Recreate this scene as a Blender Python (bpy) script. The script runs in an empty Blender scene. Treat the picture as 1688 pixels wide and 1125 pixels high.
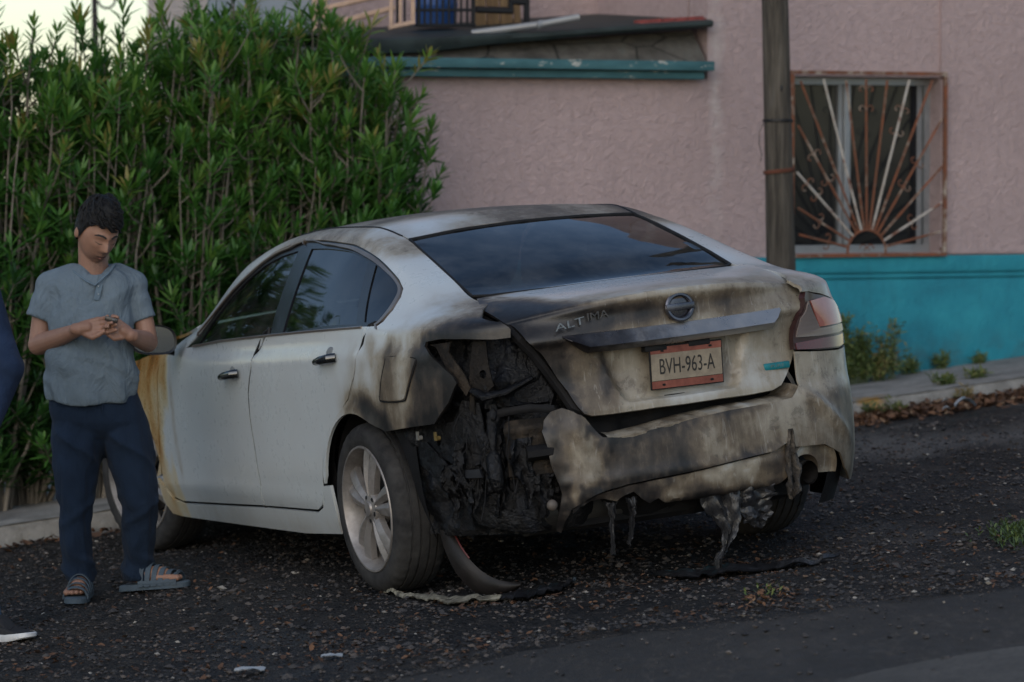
import bpy, bmesh, math, random
import numpy as np
from mathutils import Vector, Matrix, noise
from mathutils.geometry import delaunay_2d_cdt
R = math.radians
rng = random.Random(7)
SC = bpy.context.scene
COL = SC.collection

# ------------------------------------------------------------------ camera
CAM_H = 1.678
FPX, PITCH = 6000.0, 0.0478
cam_d = bpy.data.cameras.new('camera')
cam = bpy.data.objects.new('camera', cam_d); COL.objects.link(cam)
cam.location = (0, 0, CAM_H)
cam.rotation_euler = (R(90) - PITCH, 0, 0)
cam_d.sensor_width = 36.0
cam_d.lens = FPX / 1688 * 36.0
cam_d.clip_start = 0.5; cam_d.clip_end = 600
cam_d.dof.use_dof = True
cam_d.dof.focus_distance = 13.9
cam_d.dof.aperture_fstop = 3.4
SC.camera = cam
# ------------------------------------------------------------------ dusk sky, weak soft sun behind the house
SUN_EL, SUN_AZ = R(26), R(-166)          # azimuth measured from +Y towards +X
W = bpy.data.worlds.new('World'); SC.world = W; W.use_nodes = True
wn = W.node_tree.nodes; wl = W.node_tree.links
sky = wn.new('ShaderNodeTexSky'); sky.sky_type = 'NISHITA'; sky.sun_disc = False
sky.sun_elevation = SUN_EL; sky.sun_rotation = SUN_AZ
sky.dust_density = 0.8; sky.ozone_density = 1.0; sky.air_density = 1.0
wl.new(sky.outputs[0], wn['Background'].inputs[0])
wn['Background'].inputs[1].default_value = 0.12
sd = bpy.data.lights.new('sun', 'SUN'); sun = bpy.data.objects.new('sun', sd); COL.objects.link(sun)
sd.energy = 0.95; sd.angle = R(70); sd.color = (1, .965, .93)
_dir = Vector((math.sin(SUN_AZ)*math.cos(SUN_EL), math.cos(SUN_AZ)*math.cos(SUN_EL), math.sin(SUN_EL)))
sun.rotation_euler = _dir.to_track_quat('Z', 'Y').to_euler()
sun.location = (0, 0, 30)
SC.view_settings.view_transform = 'Standard'; SC.view_settings.look = 'None'
SC.view_settings.gamma = 1; SC.view_settings.exposure = 0.25
SC.cycles.max_bounces = 6

# ------------------------------------------------------------------ helpers
def tag(o, label=None, cat=None, group=None, kind=None):
    if label: o['label'] = label
    if cat: o['category'] = cat
    if group: o['group'] = group
    if kind: o['kind'] = kind
    return o
def empty(name, loc=(0,0,0), parent=None):
    o = bpy.data.objects.new(name, None); COL.objects.link(o); o.location = loc
    o.empty_display_size = .1
    if parent: o.parent = parent
    return o
class MB:
    """collects shapes and links them as ONE mesh object"""
    def __init__(s): s.v = []; s.f = []; s.m = []; s.attr = []
    def add(s, V, F, m=0, a=None):
        n = len(s.v); V = [tuple(float(c) for c in p) for p in V]
        s.v += V; s.f += [tuple(int(i)+n for i in f) for f in F]; s.m += [m]*len(F)
        s.attr += (list(a) if a is not None else [0.0]*len(V))
        return s
    def box(s, c, h, M=None, m=0, bev=0):
        c = Vector(c); bm = bmesh.new(); bmesh.ops.create_cube(bm, size=2)
        for v in bm.verts: v.co = Vector((v.co.x*h[0], v.co.y*h[1], v.co.z*h[2]))
        if bev: bmesh.ops.bevel(bm, geom=list(bm.edges), offset=bev, segments=2, affect='EDGES', profile=.6)
        bm.verts.index_update()
        V = [(M @ v.co if M else v.co) + c for v in bm.verts]; F = [[v.index for v in f.verts] for f in bm.faces]; bm.free()
        return s.add(V, F, m)
    def tube(s, pts, rad, n=8, m=0, cap=True, sq=None, a=None):
        pts = [Vector(p) for p in pts]; k = len(pts)
        if not hasattr(rad, '__len__'): rad = [rad]*k
        V = []; F = []; up = None
        for i, p in enumerate(pts):
            t = (pts[min(i+1, k-1)] - pts[max(i-1, 0)]).normalized()
            if up is None:
                up = Vector((0,0,1)) if abs(t.z) < .9 else Vector((1,0,0))
            sx = t.cross(up).normalized(); up = sx.cross(t).normalized()
            r = rad[i]; rx, ry = (r if hasattr(r, '__len__') else (r, r))
            for j in range(n):
                q = 2*math.pi*(j+.5)/n; V.append(p + sx*math.cos(q)*rx + up*math.sin(q)*ry)
        for i in range(k-1):
            for j in range(n):
                F.append((i*n+j, i*n+(j+1)%n, (i+1)*n+(j+1)%n, (i+1)*n+j))
        if cap: F.append(tuple(range(n))[::-1]); F.append(tuple((k-1)*n+j for j in range(n)))
        return s.add(V, F, m, None if a is None else [a]*len(V))
    def ball(s, c, r, M=None, nu=14, nv=10, m=0):
        c = Vector(c); r = r if hasattr(r, '__len__') else (r, r, r); V = []; F = []
        for i in range(nv+1):
            th = math.pi*i/nv
            for j in range(nu):
                q = 2*math.pi*j/nu; p = Vector((r[0]*math.sin(th)*math.cos(q), r[1]*math.sin(th)*math.sin(q), r[2]*math.cos(th)))
                V.append((M @ p if M else p) + c)
        for i in range(nv):
            for j in range(nu):
                a, b, d, e = i*nu+j, i*nu+(j+1)%nu, (i+1)*nu+(j+1)%nu, (i+1)*nu+j
                F.append((a, e, d, b))
        return s.add(V, F, m)
    def capsule(s, a, b, ra, rb, n=12, m=0):
        a = Vector(a); b = Vector(b); d = (b-a); L = d.length or 1e-6; d = d/L; P = []; Q = []
        for i in range(5): q = math.pi/2*(1-i/5); P.append(a - d*ra*math.sin(q)); Q.append(max(ra*math.cos(q), 1e-4))
        P.append(a); Q.append(ra); P.append(b); Q.append(rb)
        for i in range(1, 6): q = math.pi/2*i/5; P.append(b + d*rb*math.sin(q)); Q.append(max(rb*math.cos(q), 1e-4))
        return s.tube(P, Q, n, m)
    def grid(s, X, m=0, a=None, closed=False):
        X = np.asarray(X); nu, nv = X.shape[:2]; F = []
        for i in range(nu - (0 if closed else 1)):
            for j in range(nv-1):
                i2 = (i+1) % nu
                F.append((i*nv+j, i2*nv+j, i2*nv+j+1, i*nv+j+1))
        return s.add(X.reshape(-1, 3), F, m, None if a is None else np.asarray(a).reshape(-1))
    def lathe(s, prof, n=48, m=0, ax=1):
        """profile (r, h) turned round the local y axis (wheel axle)"""
        V = []; F = []; k = len(prof)
        for i in range(n):
            q = 2*math.pi*i/n
            for r, h in prof: V.append((r*math.cos(q), h, r*math.sin(q)))
        for i in range(n):
            for j in range(k-1):
                F.append((i*k+j, ((i+1)%n)*k+j, ((i+1)%n)*k+j+1, i*k+j+1))
        return s.add(V, F, m)
    def build(s, name, mats, parent=None, smooth=True, ang=40, attr=None):
        me = bpy.data.meshes.new(name); me.from_pydata(s.v, [], s.f); me.validate(clean_customdata=False)
        if not hasattr(mats, '__len__'): mats = [mats]
        for q in mats: me.materials.append(q)
        if len(me.polygons) == len(s.m): me.polygons.foreach_set('material_index', s.m)
        if attr and len(me.vertices) == len(s.attr):
            me.attributes.new(attr, 'FLOAT', 'POINT').data.foreach_set('value', s.attr)
        bm = bmesh.new(); bm.from_mesh(me); bmesh.ops.recalc_face_normals(bm, faces=bm.faces)
        if smooth:
            for f in bm.faces: f.smooth = True
            for e in bm.edges:
                if len(e.link_faces) == 2 and e.calc_face_angle(0) > R(ang): e.smooth = False
        bm.to_mesh(me); bm.free()
        o = bpy.data.objects.new(name, me); COL.objects.link(o)
        if parent: o.parent = parent
        return o

# ---------------- node materials
class NT:
    def __init__(s, name):
        s.m = bpy.data.materials.new(name); s.m.use_nodes = True; s.t = s.m.node_tree; s.n = s.t.nodes; s.b = s.n['Principled BSDF']; s.out = s.n['Material Output']
    def link(s, a, b): s.t.links.new(a, b)
    def set(s, k, v):
        if hasattr(v, 'is_output') or isinstance(v, bpy.types.NodeSocket): s.link(v, s.b.inputs[k])
        else: s.b.inputs[k].default_value = (*v, 1) if hasattr(v, '__len__') and len(v) == 3 and s.b.inputs[k].type == 'RGBA' else v
        return s
    def coord(s, scale=(1,1,1), kind='Object'):
        c = s.n.new('ShaderNodeTexCoord'); m = s.n.new('ShaderNodeMapping'); m.inputs['Scale'].default_value = scale
        s.link(c.outputs[kind], m.inputs[0]); return m.outputs[0]
    def noise(s, scale, detail=4, rough=.55, co=None, dist=0):
        q = s.n.new('ShaderNodeTexNoise'); q.inputs['Scale'].default_value = scale; q.inputs['Detail'].default_value = detail; q.inputs['Roughness'].default_value = rough; q.inputs['Distortion'].default_value = dist
        s.link(co or s.coord(), q.inputs['Vector']); return q.outputs['Fac']
    def voro(s, scale, co=None, feat='F1', out='Distance'):
        q = s.n.new('ShaderNodeTexVoronoi'); q.feature = feat; q.inputs['Scale'].default_value = scale
        s.link(co or s.coord(), q.inputs['Vector']); return q.outputs[out]
    def ramp(s, f, stops):
        q = s.n.new('ShaderNodeValToRGB'); e = q.color_ramp.elements
        e.remove(e[1])
        for k, (p, c) in enumerate(stops):
            if k == 0: e[0].position = p; el_ = e[0]
            else: el_ = e.new(p)
            el_.color = (c, c, c, 1) if not hasattr(c, '__len__') else (*c, 1)
        s.link(f, q.inputs[0]); return q.outputs[0]
    def mix(s, f, a, b, mode='MIX'):
        q = s.n.new('ShaderNodeMix'); q.data_type = 'RGBA'; q.blend_type = mode
        for k, v in ((0, f), (6, a), (7, b)):
            if isinstance(v, bpy.types.NodeSocket): s.link(v, q.inputs[k])
            else: q.inputs[k].default_value = v if k == 0 else (*v, 1)
        return q.outputs[2]
    def math(s, op, a, b=0., c=None, clamp=False):
        q = s.n.new('ShaderNodeMath'); q.operation = op; q.use_clamp = clamp
        for k, v in enumerate((a, b) if c is None else (a, b, c)):
            if isinstance(v, bpy.types.NodeSocket): s.link(v, q.inputs[k])
            else: q.inputs[k].default_value = v
        return q.outputs[0]
    def attr(s, name):
        q = s.n.new('ShaderNodeAttribute'); q.attribute_name = name; return q.outputs['Fac']
    def sep(s, co):
        q = s.n.new('ShaderNodeSeparateXYZ'); s.link(co, q.inputs[0]); return q.outputs
    def bump(s, h, strength=.3, dist=.01):
        q = s.n.new('ShaderNodeBump'); q.inputs['Strength'].default_value = strength; q.inputs['Distance'].default_value = dist
        s.link(h, q.inputs['Height']); s.link(q.outputs[0], s.b.inputs['Normal']); return s
def plain(name, c, rough=.6, metal=0, var=.25, nscale=12, bump=0, bscale=60, co=(1,1,1), coat=0, spec=.5):
    t = NT(name); v = t.coord(co); f = t.noise(nscale, 5, .6, v)
    lo = tuple(x*(1-var) for x in c); hi = tuple(min(1, x*(1+var)) for x in c)
    t.set('Base Color', t.ramp(f, [(.3, lo), (.7, hi)])); t.set('Metallic', metal); t.set('Specular IOR Level', spec)
    t.set('Roughness', t.math('MULTIPLY_ADD', f, .25, rough-.12))
    if coat: t.set('Coat Weight', coat)
    if bump: t.bump(t.noise(bscale, 4, .6, v), bump, .005)
    return t.m
def pin(P, poly):
    """points in polygon (numpy)"""
    P = np.asarray(P, float); poly = np.asarray(poly, float); x, y = P[:, 0], P[:, 1]; ins = np.zeros(len(P), bool); j = len(poly)-1
    for i in range(len(poly)):
        xi, yi = poly[i]; xj, yj = poly[j]
        c = ((yi > y) != (yj > y)) & (x < (xj-xi)*(y-yi)/((yj-yi) if yj != yi else 1e-12)+xi); ins ^= c; j = i
    return ins
def dens(poly, st, closed=True):
    out = []; n = len(poly)
    for i in range(n if closed else n-1):
        a = np.array(poly[i], float); b = np.array(poly[(i+1) % n], float); k = max(1, int(np.ceil(np.linalg.norm(b-a)/st)))
        for q in range(k): out.append(tuple(a+(b-a)*q/k))
    if not closed: out.append(tuple(poly[-1]))
    return out
def smooth_poly(poly, n=4, closed=True):
    P = np.array(poly, float); N = len(P); out = []
    for i in range(N):
        p0, p1, p2, p3 = P[(i-1) % N], P[i], P[(i+1) % N], P[(i+2) % N]
        for k in range(n):
            t = k/n; out.append(tuple(.5*(2*p1+(p2-p0)*t+(2*p0-5*p1+4*p2-p3)*t*t+(3*p1-p0-3*p2+p3)*t**3)))
    return out
def cdt(poly, holes=(), step=.03, jit=.25, inner=True):
    """triangulate a flat outline with holes, interior points every step -> (points, faces, boundary loops)"""
    loops = [dens(q, step) for q in [poly, *holes]]
    P = []; E = []
    for L in loops:
        n0 = len(P); P += L; E += [(n0+i, n0+(i+1) % len(L)) for i in range(len(L))]
    if inner:
        A = np.array(loops[0]); lo, hi = A.min(0), A.max(0); r = random.Random(1)
        g = np.array([(x+(r.random()-.5)*jit*step+(.5*step if int((y-lo[1])/step) % 2 else 0), y+(r.random()-.5)*jit*step) for y in np.arange(lo[1], hi[1], step*.87) for x in np.arange(lo[0], hi[0]+step, step)])
        if len(g):
            k = pin(g, loops[0])
            for h in loops[1:]: k &= ~pin(g, h)
            g = g[k]
            B = np.array(P); d = np.array([((B-q)**2).sum(1).min() for q in g]) if len(g) else np.array([])
            g = g[d > (.45*step)**2] if len(g) else g
            P += [tuple(q) for q in g]
    V, _, F, *_ = delaunay_2d_cdt([Vector(q) for q in P], E, [], 0, 1e-6)
    V = np.array([(v.x, v.y) for v in V]); F = np.array([f for f in F if len(f) == 3])
    c = V[F].mean(1); k = pin(c, loops[0])
    for h in loops[1:]: k &= ~pin(c, h)
    return V, F[k]
def boundary(F):
    cnt = {}
    for f in F:
        for i in range(3): e = (int(f[i]), int(f[(i+1) % 3])); cnt[e] = 1
    return [e for e in cnt if (e[1], e[0]) not in cnt]
def slab(name, poly, holes, to3, th, mat, parent, step=.2, inner=False, smooth=False, mb=None, m=0):
    """a flat outline given thickness: to3(u, v, depth) places it"""
    V, F = cdt(poly, holes, step, inner=inner); n = len(V)
    X = [to3(u, v, 0) for u, v in V] + [to3(u, v, th) for u, v in V]
    FF = [tuple(f) for f in F] + [tuple(int(i)+n for i in f[::-1]) for f in F] + [(b, a, a+n, b+n) for a, b in boundary(F)]
    if mb is not None: mb.add(X, FF, m); return mb
    return MB().add(X, FF).build(name, mat, parent, smooth=smooth)
def fbm(p, o=4):
    return noise.fractal(Vector(p), .9, 2.0, o, noise_basis='PERLIN_ORIGINAL')
def smst(a, b, x):
    t = np.clip((np.asarray(x, float)-a)/(b-a), 0, 1); return t*t*(3-2*t)
# a picture ray, used to lay out the wall, the people and the hedge on their own planes
def ray(u, v):
    c, s = math.cos(PITCH), math.sin(PITCH)
    return Vector((0, c, -s)) + Vector((1, 0, 0))*((u-844)/FPX) - Vector((0, s, c))*((v-562.5)/FPX)
CAMP = Vector((0, 0, CAM_H))
def text_mesh(txt, size, ext, M, mat, name, parent, font_scale=(1,1), spacing=1.0, bevel=0):
    cu = bpy.data.curves.new(name, 'FONT'); cu.body = txt; cu.size = size; cu.extrude = ext; cu.align_x = 'CENTER'; cu.align_y = 'CENTER'; cu.space_character = spacing; cu.bevel_depth = bevel
    t = bpy.data.objects.new(name, cu); COL.objects.link(t); dg = bpy.context.evaluated_depsgraph_get(); dg.update()
    me = bpy.data.meshes.new_from_object(t.evaluated_get(dg)); bpy.data.objects.remove(t); bpy.data.curves.remove(cu)
    for v in me.vertices: v.co = M @ Vector((v.co.x*font_scale[0], v.co.y*font_scale[1], v.co.z))
    me.materials.clear(); me.materials.append(mat); me.name = name
    o = bpy.data.objects.new(name, me); COL.objects.link(o); o.parent = parent; return o
# ------------------------------------------------------------------ ground: the street climbs to the right
GA, GB = .1074, .0061
def gz(x, y):
    xx = np.clip(x, -7, 7) + .15*(np.clip(x, -60, 60)-np.clip(x, -7, 7)); yy = np.clip(y, -20, 40)
    return GA*xx + GB*yy
KO = np.array([1.84, 19.45]); KE = np.array([.912, .410]); KN = np.array([-.410, .912])
def kw(x, y):  # along the kerb, and away from it
    dx, dy = x-KO[0], y-KO[1]; return dx*KE[0]+dy*KE[1], dx*KN[0]+dy*KN[1]
def kp(w, d): return KO[0]+w*KE[0]+d*KN[0], KO[1]+w*KE[1]+d*KN[1]

def ground_mat():
    t = NT('dark_gravel'); v = t.coord()
    big = t.noise(.9, 5, .6, v); mid = t.noise(7, 6, .65, v); fine = t.noise(60, 4, .6, v); peb = t.voro(38, v); peb2 = t.voro(90, v)
    c = t.ramp(mid, [(.28, (.004,.0045,.0055)), (.5, (.019,.0172,.0160)), (.72, (.047,.040,.034))])
    c = t.mix(t.ramp(fine, [(.5, 0), (.72, .6)]), c, (.075,.062,.052))
    c = t.mix(t.ramp(peb, [(.0, .7), (.22, 0)]), c, (.060,.052,.047))
    # pale dusty wheel tracks towards the kerb on the uphill side
    x = t.sep(v); du = t.math('MULTIPLY', t.ramp(t.math('MULTIPLY', x[0], .2), [(.16, 0), (.36, 1)]), t.ramp(t.noise(.55, 4, .5, t.coord((1.6, .9, 1))), [(.46, 0), (.60, .85)]))
    c = t.mix(du, c, (.135,.128,.120))
    # darker gravel under and around the car
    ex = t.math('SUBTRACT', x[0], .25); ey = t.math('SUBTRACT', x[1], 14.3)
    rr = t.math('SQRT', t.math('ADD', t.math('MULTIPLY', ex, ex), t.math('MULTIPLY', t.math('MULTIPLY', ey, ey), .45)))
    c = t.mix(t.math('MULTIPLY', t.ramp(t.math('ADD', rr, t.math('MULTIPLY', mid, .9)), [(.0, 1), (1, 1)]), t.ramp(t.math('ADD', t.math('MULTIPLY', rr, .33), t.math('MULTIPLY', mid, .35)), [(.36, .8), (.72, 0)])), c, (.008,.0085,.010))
    t.set('Base Color', c); t.set('Roughness', t.ramp(big, [(.35, .55), (.6, .9)])); t.set('Specular IOR Level', .28)
    h = t.math('ADD', t.math('MULTIPLY', peb, -.9), t.math('ADD', t.math('MULTIPLY', fine, .8), t.math('MULTIPLY', peb2, -.5)))
    t.bump(h, 1.0, .022); return t.m
def asphalt_mat():
    t = NT('worn_asphalt'); v = t.coord(); grit = t.noise(45, 5, .75, v); big = t.noise(1.1, 4, .55, t.coord((.6, 1.6, 1))); fine = t.noise(150, 4, .7, v); mid = t.noise(14, 5, .6, v)
    c = t.ramp(mid, [(.3, (.026,.0215,.0185)), (.7, (.050,.041,.034))])
    c = t.mix(t.ramp(fine, [(.50, 0), (.72, .75)]), c, (.12,.098,.080)); c = t.mix(t.ramp(t.voro(120, v), [(0, .6), (.18, 0)]), c, (.015,.015,.016))
    t.set('Base Color', c); t.set('Roughness', t.ramp(mid, [(.3, .68), (.7, .9)])); c2 = t.mix(t.ramp(grit, [(.36, .9), (.5, 0)]), c, (.012,.011,.011)); c2 = t.mix(t.ramp(t.noise(.8, 5, .65, t.coord((.7, 2, 1))), [(.45, 0), (.7, .55)]), c2, (.030,.0255,.022)); c2 = t.mix(t.ramp(t.noise(28, 5, .8, t.coord((1, .25, 1))), [(.52, 0), (.66, .7)]), c2, (.115,.094,.074)); c2 = t.mix(t.ramp(t.noise(3.2, 6, .7, t.coord((.6, .35, 1))), [(.46, 0), (.62, .6)]), c2, (.018,.016,.015)); c2 = t.mix(t.ramp(t.noise(2.1, 6, .7, t.coord((.5, .3, 1))), [(.54, 0), (.70, .5)]), c2, (.085,.072,.060)); t.set('Base Color', c2); t.bump(t.math('ADD', t.math('ADD', fine, t.math('MULTIPLY', grit, 1.4)), t.math('MULTIPLY', t.voro(110, v), -.9)), .9, .012); return t.m
def concrete_mat(name, c, stain=.5):
    t = NT(name); v = t.coord(); a = t.noise(3, 6, .65, v); b = t.noise(45, 4, .6, v)
    col = t.ramp(a, [(.3, tuple(x*.45 for x in c)), (.55, c), (.8, tuple(x*1.25 for x in c))]); col = t.mix(t.ramp(b, [(.45, 0), (.7, stain)]), col, tuple(x*.4 for x in c))
    col = t.mix(t.ramp(t.noise(1.3, 4, .6, v), [(.55, 0), (.75, .7)]), col, (.03, .035, .02))
    t.set('Base Color', col); t.set('Roughness', .9); t.bump(t.math('ADD', b, t.math('MULTIPLY', t.voro(70, v), .4)), .45, .01); return t.m

# asphalt edge: the asphalt starts this side of the line y = ED(x)
def ED(x): return np.interp(x, [-3, -1.2, -.6, -.3, .05, .4, .95, 1.75, 3], [8.5, 10.7, 11.45, 11.80, 12.07, 12.22, 12.24, 12.36, 12.5]) - .03 + .02*np.sin(2.1*x+.4) + .03*np.sin(7*x) + .018*np.sin(17*x+1) + .012*np.sin(31*x)
def nu(lo, a, b, hi, st, n):
    k = np.linspace(0, 1, n)[1:]**3
    return np.concatenate([(a-(a-lo)*k)[::-1], np.arange(a, b, st), b+(hi-b)*k])
gx = nu(-200, -3.0, 3.6, 200, .03, 26); gy = nu(-60, 9.8, 20.6, 300, .03, 26)
GX, GY = np.meshgrid(gx, gy, indexing='ij')
GZ = gz(GX, GY)
w_, d_ = kw(GX, GY)
near = (GX > -3.3) & (GX < 3.9) & (GY > 9.5) & (GY < 21)
NZ = np.zeros_like(GZ)
for i, j in np.argwhere(near):
    x, y = gx[i], gy[j]
    NZ[i, j] = .016*fbm((x*1.3, y*1.3, 0), 3) + .010*fbm((x*8, y*8, 3), 3) + .009*fbm((x*23, y*23, 5), 2)
onasph = smst(.0, -.16, GY-ED(GX))
GZ = GZ + NZ*(1-onasph*.96) - .012*onasph
GZ = GZ - .12*smst(.02, .25, d_)*near          # dips under the pavement slab
MB().grid(np.stack([GX, GY, GZ], -1)).build('ground', ground_mat()); tag(bpy.data.objects['ground'], kind='structure')
# asphalt sheet
ax = nu(-60, -3, 3, 60, .06, 12); ar = np.linspace(0, 1, 40)
AX, AR = np.meshgrid(ax, ar, indexing='ij'); AY = ED(AX)-.03 - AR*8; AZ = gz(AX, AY)+.004
for (i, j), _ in np.ndenumerate(AZ):
    AZ[i, j] += .003*fbm((AX[i, j]*3, AY[i, j]*3, 1), 2) + (-.008 if j == 0 else 0)
tag(MB().grid(np.stack([AX, AY, AZ], -1)).build('road', asphalt_mat()), kind='structure')
# worn pale patch of the road, lower right
pp = smooth_poly([(.80, 10.42), (1.10, 10.70), (1.42, 10.84), (1.9, 10.9), (2.6, 10.9), (2.6, 9.5), (1.4, 9.4), (.85, 9.9), (.55, 10.3)], 6)
slab('road_patch', pp, (), lambda u, v, d: (u, v, float(gz(u, v))+.012-d), .004, concrete_mat('pale_asphalt', (.085,.076,.066), .8), None, .08, True); tag(bpy.data.objects['road_patch'], kind='structure')

# pavement with kerb
pm = concrete_mat('old_concrete', (.27,.262,.245)); km = NT('kerb_concrete'); v = km.coord(); q = km.noise(5, 6, .65, v)
kc = km.ramp(q, [(.3, (.11,.107,.097)), (.6, (.26,.253,.235))]); kx = km.sep(v)
yl = km.math('MULTIPLY', km.ramp(km.noise(9, 5, .6, v), [(.42, 0), (.55, .85)]), km.ramp(km.math('FRACT', km.math('MULTIPLY', km.math('ADD', kx[0], 12.0), .55)), [(.0, 0), (.56, 0), (.6, 1), (.68, 1), (.72, 0)]))
km.set('Base Color', km.mix(yl, kc, (.30,.17,.03))); km.set('Roughness', .9); km.bump(km.noise(40, 5, .65, v), .6, .015)
def strip(name, d0, d1, h0, h1, drop, mat, w0=-9, w1=9, st=.06, rough=.006, nd=14):
    ws = np.arange(w0, w1, st); ds = np.linspace(d0, d1, nd); V = []
    for w in ws:
        row = []
        x, y = kp(w, d0); row.append((x, y, float(gz(x, y))-drop))
        x, y = kp(w, d0+.006); row.append((x, y, float(gz(x, y))+h0-.022+rough*fbm((w*6, 1, 0))))
        x, y = kp(w, d0+.02); row.append((x, y, float(gz(x, y))+h0-.004+rough*fbm((w*6, 2, 0))))
        for d in ds[1:]:
            x, y = kp(w, d); f = (d-d0)/(d1-d0); row.append((x, y, float(gz(x, y))+h0+(h1-h0)*f+rough*fbm((w*5, d*9, 2))))
        x, y = kp(w, d1); row.append((x, y, float(gz(x, y))-drop)); V.append(row)
    o = MB().grid(np.array(V)).build(name, mat); tag(o, kind='structure'); return o
strip('kerb', 0, .15, .105, .115, .2, km.m); strip('pavement', .152, 3.2, .11, .12, .15, pm, nd=40)
PAV = lambda x, y: float(gz(x, y)) + .115
# ------------------------------------------------------------------ pink house behind the pavement
WO = Vector((*kp(0, 1.30), 0.0))                      # wall plane origin
E3 = Vector((KE[0], KE[1], 0)); N3 = Vector((KN[0], KN[1], 0))
house = empty('pink_house'); house.matrix_world = Matrix(((E3.x, N3.x, 0, WO.x), (E3.y, N3.y, 0, WO.y), (0, 0, 1, 0), (0, 0, 0, 1)))
HM = house.matrix_world.copy()
tag(house, 'pink stucco house with a bright teal base band and a rusty sunburst window grille', 'house')
def wp(u, v, off=0.):
    """local (along, up) of a picture point on the wall plane moved off metres away from the street"""
    d = ray(u, v); t = ((WO + N3*off) - CAMP).dot(N3)/d.dot(N3); P = CAMP + d*t; return (P-WO).dot(E3), P.z
def stucco(name, c, dirt=True):
    t = NT(name); v = t.coord(); a = t.noise(.8, 5, .6, v); b = t.noise(22, 5, .72, t.coord((1, 1, 1)), .8); f = t.noise(60, 3, .6, v); x = t.sep(v)
    col = t.ramp(a, [(.3, tuple(q*.86 for q in c)), (.7, tuple(min(1, q*1.08) for q in c))])
    col = t.mix(t.ramp(b, [(.35, .28), (.55, 0)]), col, tuple(q*.6 for q in c))
    if dirt:
        run = t.noise(3.5, 5, .6, t.coord((3, 3, .5)))
        col = t.mix(t.ramp(run, [(.55, 0), (.8, .22)]), col, tuple(q*.55 for q in c))
        # pale plaster repair running down the seam of the two blocks
        w0 = wp(1180, 200)[0]
        band = t.math('SUBTRACT', 1, t.math('MULTIPLY', t.math('ABSOLUTE', t.math('SUBTRACT', t.math('ADD', x[0], t.math('MULTIPLY', t.noise(5, 5, .6, v), .14)), w0+.07)), 17), clamp=True)
        col = t.mix(t.math('MULTIPLY', t.math('MULTIPLY', band, t.ramp(t.noise(9, 4, .6, v), [(.35, .1), (.6, .9)])), t.ramp(t.math('MULTIPLY', x[2], .333), [(.42, .15), (.66, .8)])), col, (.56,.51,.50))
    t.set('Base Color', col); t.set('Roughness', .95); t.set('Specular IOR Level', .2)
    t.bump(t.math('ADD', t.math('MULTIPLY', b, 1.0), t.math('MULTIPLY', f, .5)), .75, .03); return t.m
pink = stucco('pink_stucco', (.445,.345,.342)); pink_b = stucco('pink_stucco_plain', (.445,.345,.342), False)
teal = NT('teal_paint'); v = teal.coord(); a = teal.noise(2.2, 6, .65, v); x = teal.sep(v)
tc = teal.ramp(a, [(.28, (.005,.125,.180)), (.5, (.010,.205,.270)), (.72, (.020,.275,.340))]); tc = teal.mix(teal.ramp(teal.noise(30, 4, .6, v), [(.6, 0), (.8, .35)]), tc, (.03,.09,.11))
tc = teal.mix(teal.math('MULTIPLY', teal.ramp(x[2], [(.45, .75), (.75, 0)]), teal.ramp(teal.noise(6, 5, .6, v), [(.4, 0), (.65, 1)])), tc, (.05,.075,.07))
tc = teal.mix(teal.ramp(teal.noise(2.6, 5, .6, teal.coord((4, 4, .7))), [(.58, 0), (.8, .4)]), tc, (.01,.07,.09))
teal.set('Base Color', tc); teal.set('Roughness', .75); teal.bump(teal.noise(35, 5, .7, v), .5, .02); teal = teal.m
corn = NT('weathered_teal'); v = corn.coord(); cc = corn.ramp(corn.noise(5, 5, .6, corn.coord((1, 1, 4))), [(.3, (.022,.085,.10)), (.7, (.05,.145,.165))])
cc = corn.mix(corn.ramp(corn.noise(3.2, 5, .75, corn.coord((2.4, 2, 7))), [(.60, 0), (.63, 1)]), cc, (.42,.42,.38))
corn.set('Base Color', cc); corn.set('Roughness', .7); corn.bump(corn.noise(25, 5, .6, v), .4, .01); corn = corn.m
rust = NT('rusty_paint'); v = rust.coord(); rc = rust.ramp(rust.noise(9, 6, .7, v), [(.38, (.20,.065,.028)), (.54, (.13,.055,.03)), (.66, (.34,.29,.24))])
rust.set('Base Color', rc); rust.set('Roughness', .85); rust.bump(rust.noise(90, 4, .6, v), .4, .004); rust = rust.m
pale_iron = NT('flaking_pale_paint'); v = pale_iron.coord(); rc = pale_iron.ramp(pale_iron.noise(11, 6, .7, v), [(.36, (.16,.055,.028)), (.46, (.38,.34,.30)), (.7, (.5,.48,.44))])
pale_iron.set('Base Color', rc); pale_iron.set('Roughness', .8); pale_iron = pale_iron.m
dark_iron = plain('dark_iron', (.012,.012,.014), .5, .3)
glass_dark = NT('window_glass'); glass_dark.set('Base Color', (.010,.012,.015)); glass_dark.set('Roughness', .12); glass_dark.set('Specular IOR Level', .5)
glass_dark.bump(glass_dark.noise(3, 2), .05, .02); glass_dark = glass_dark.m
alu = plain('aluminium', (.32,.34,.36), .4, .6, .1)

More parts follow.
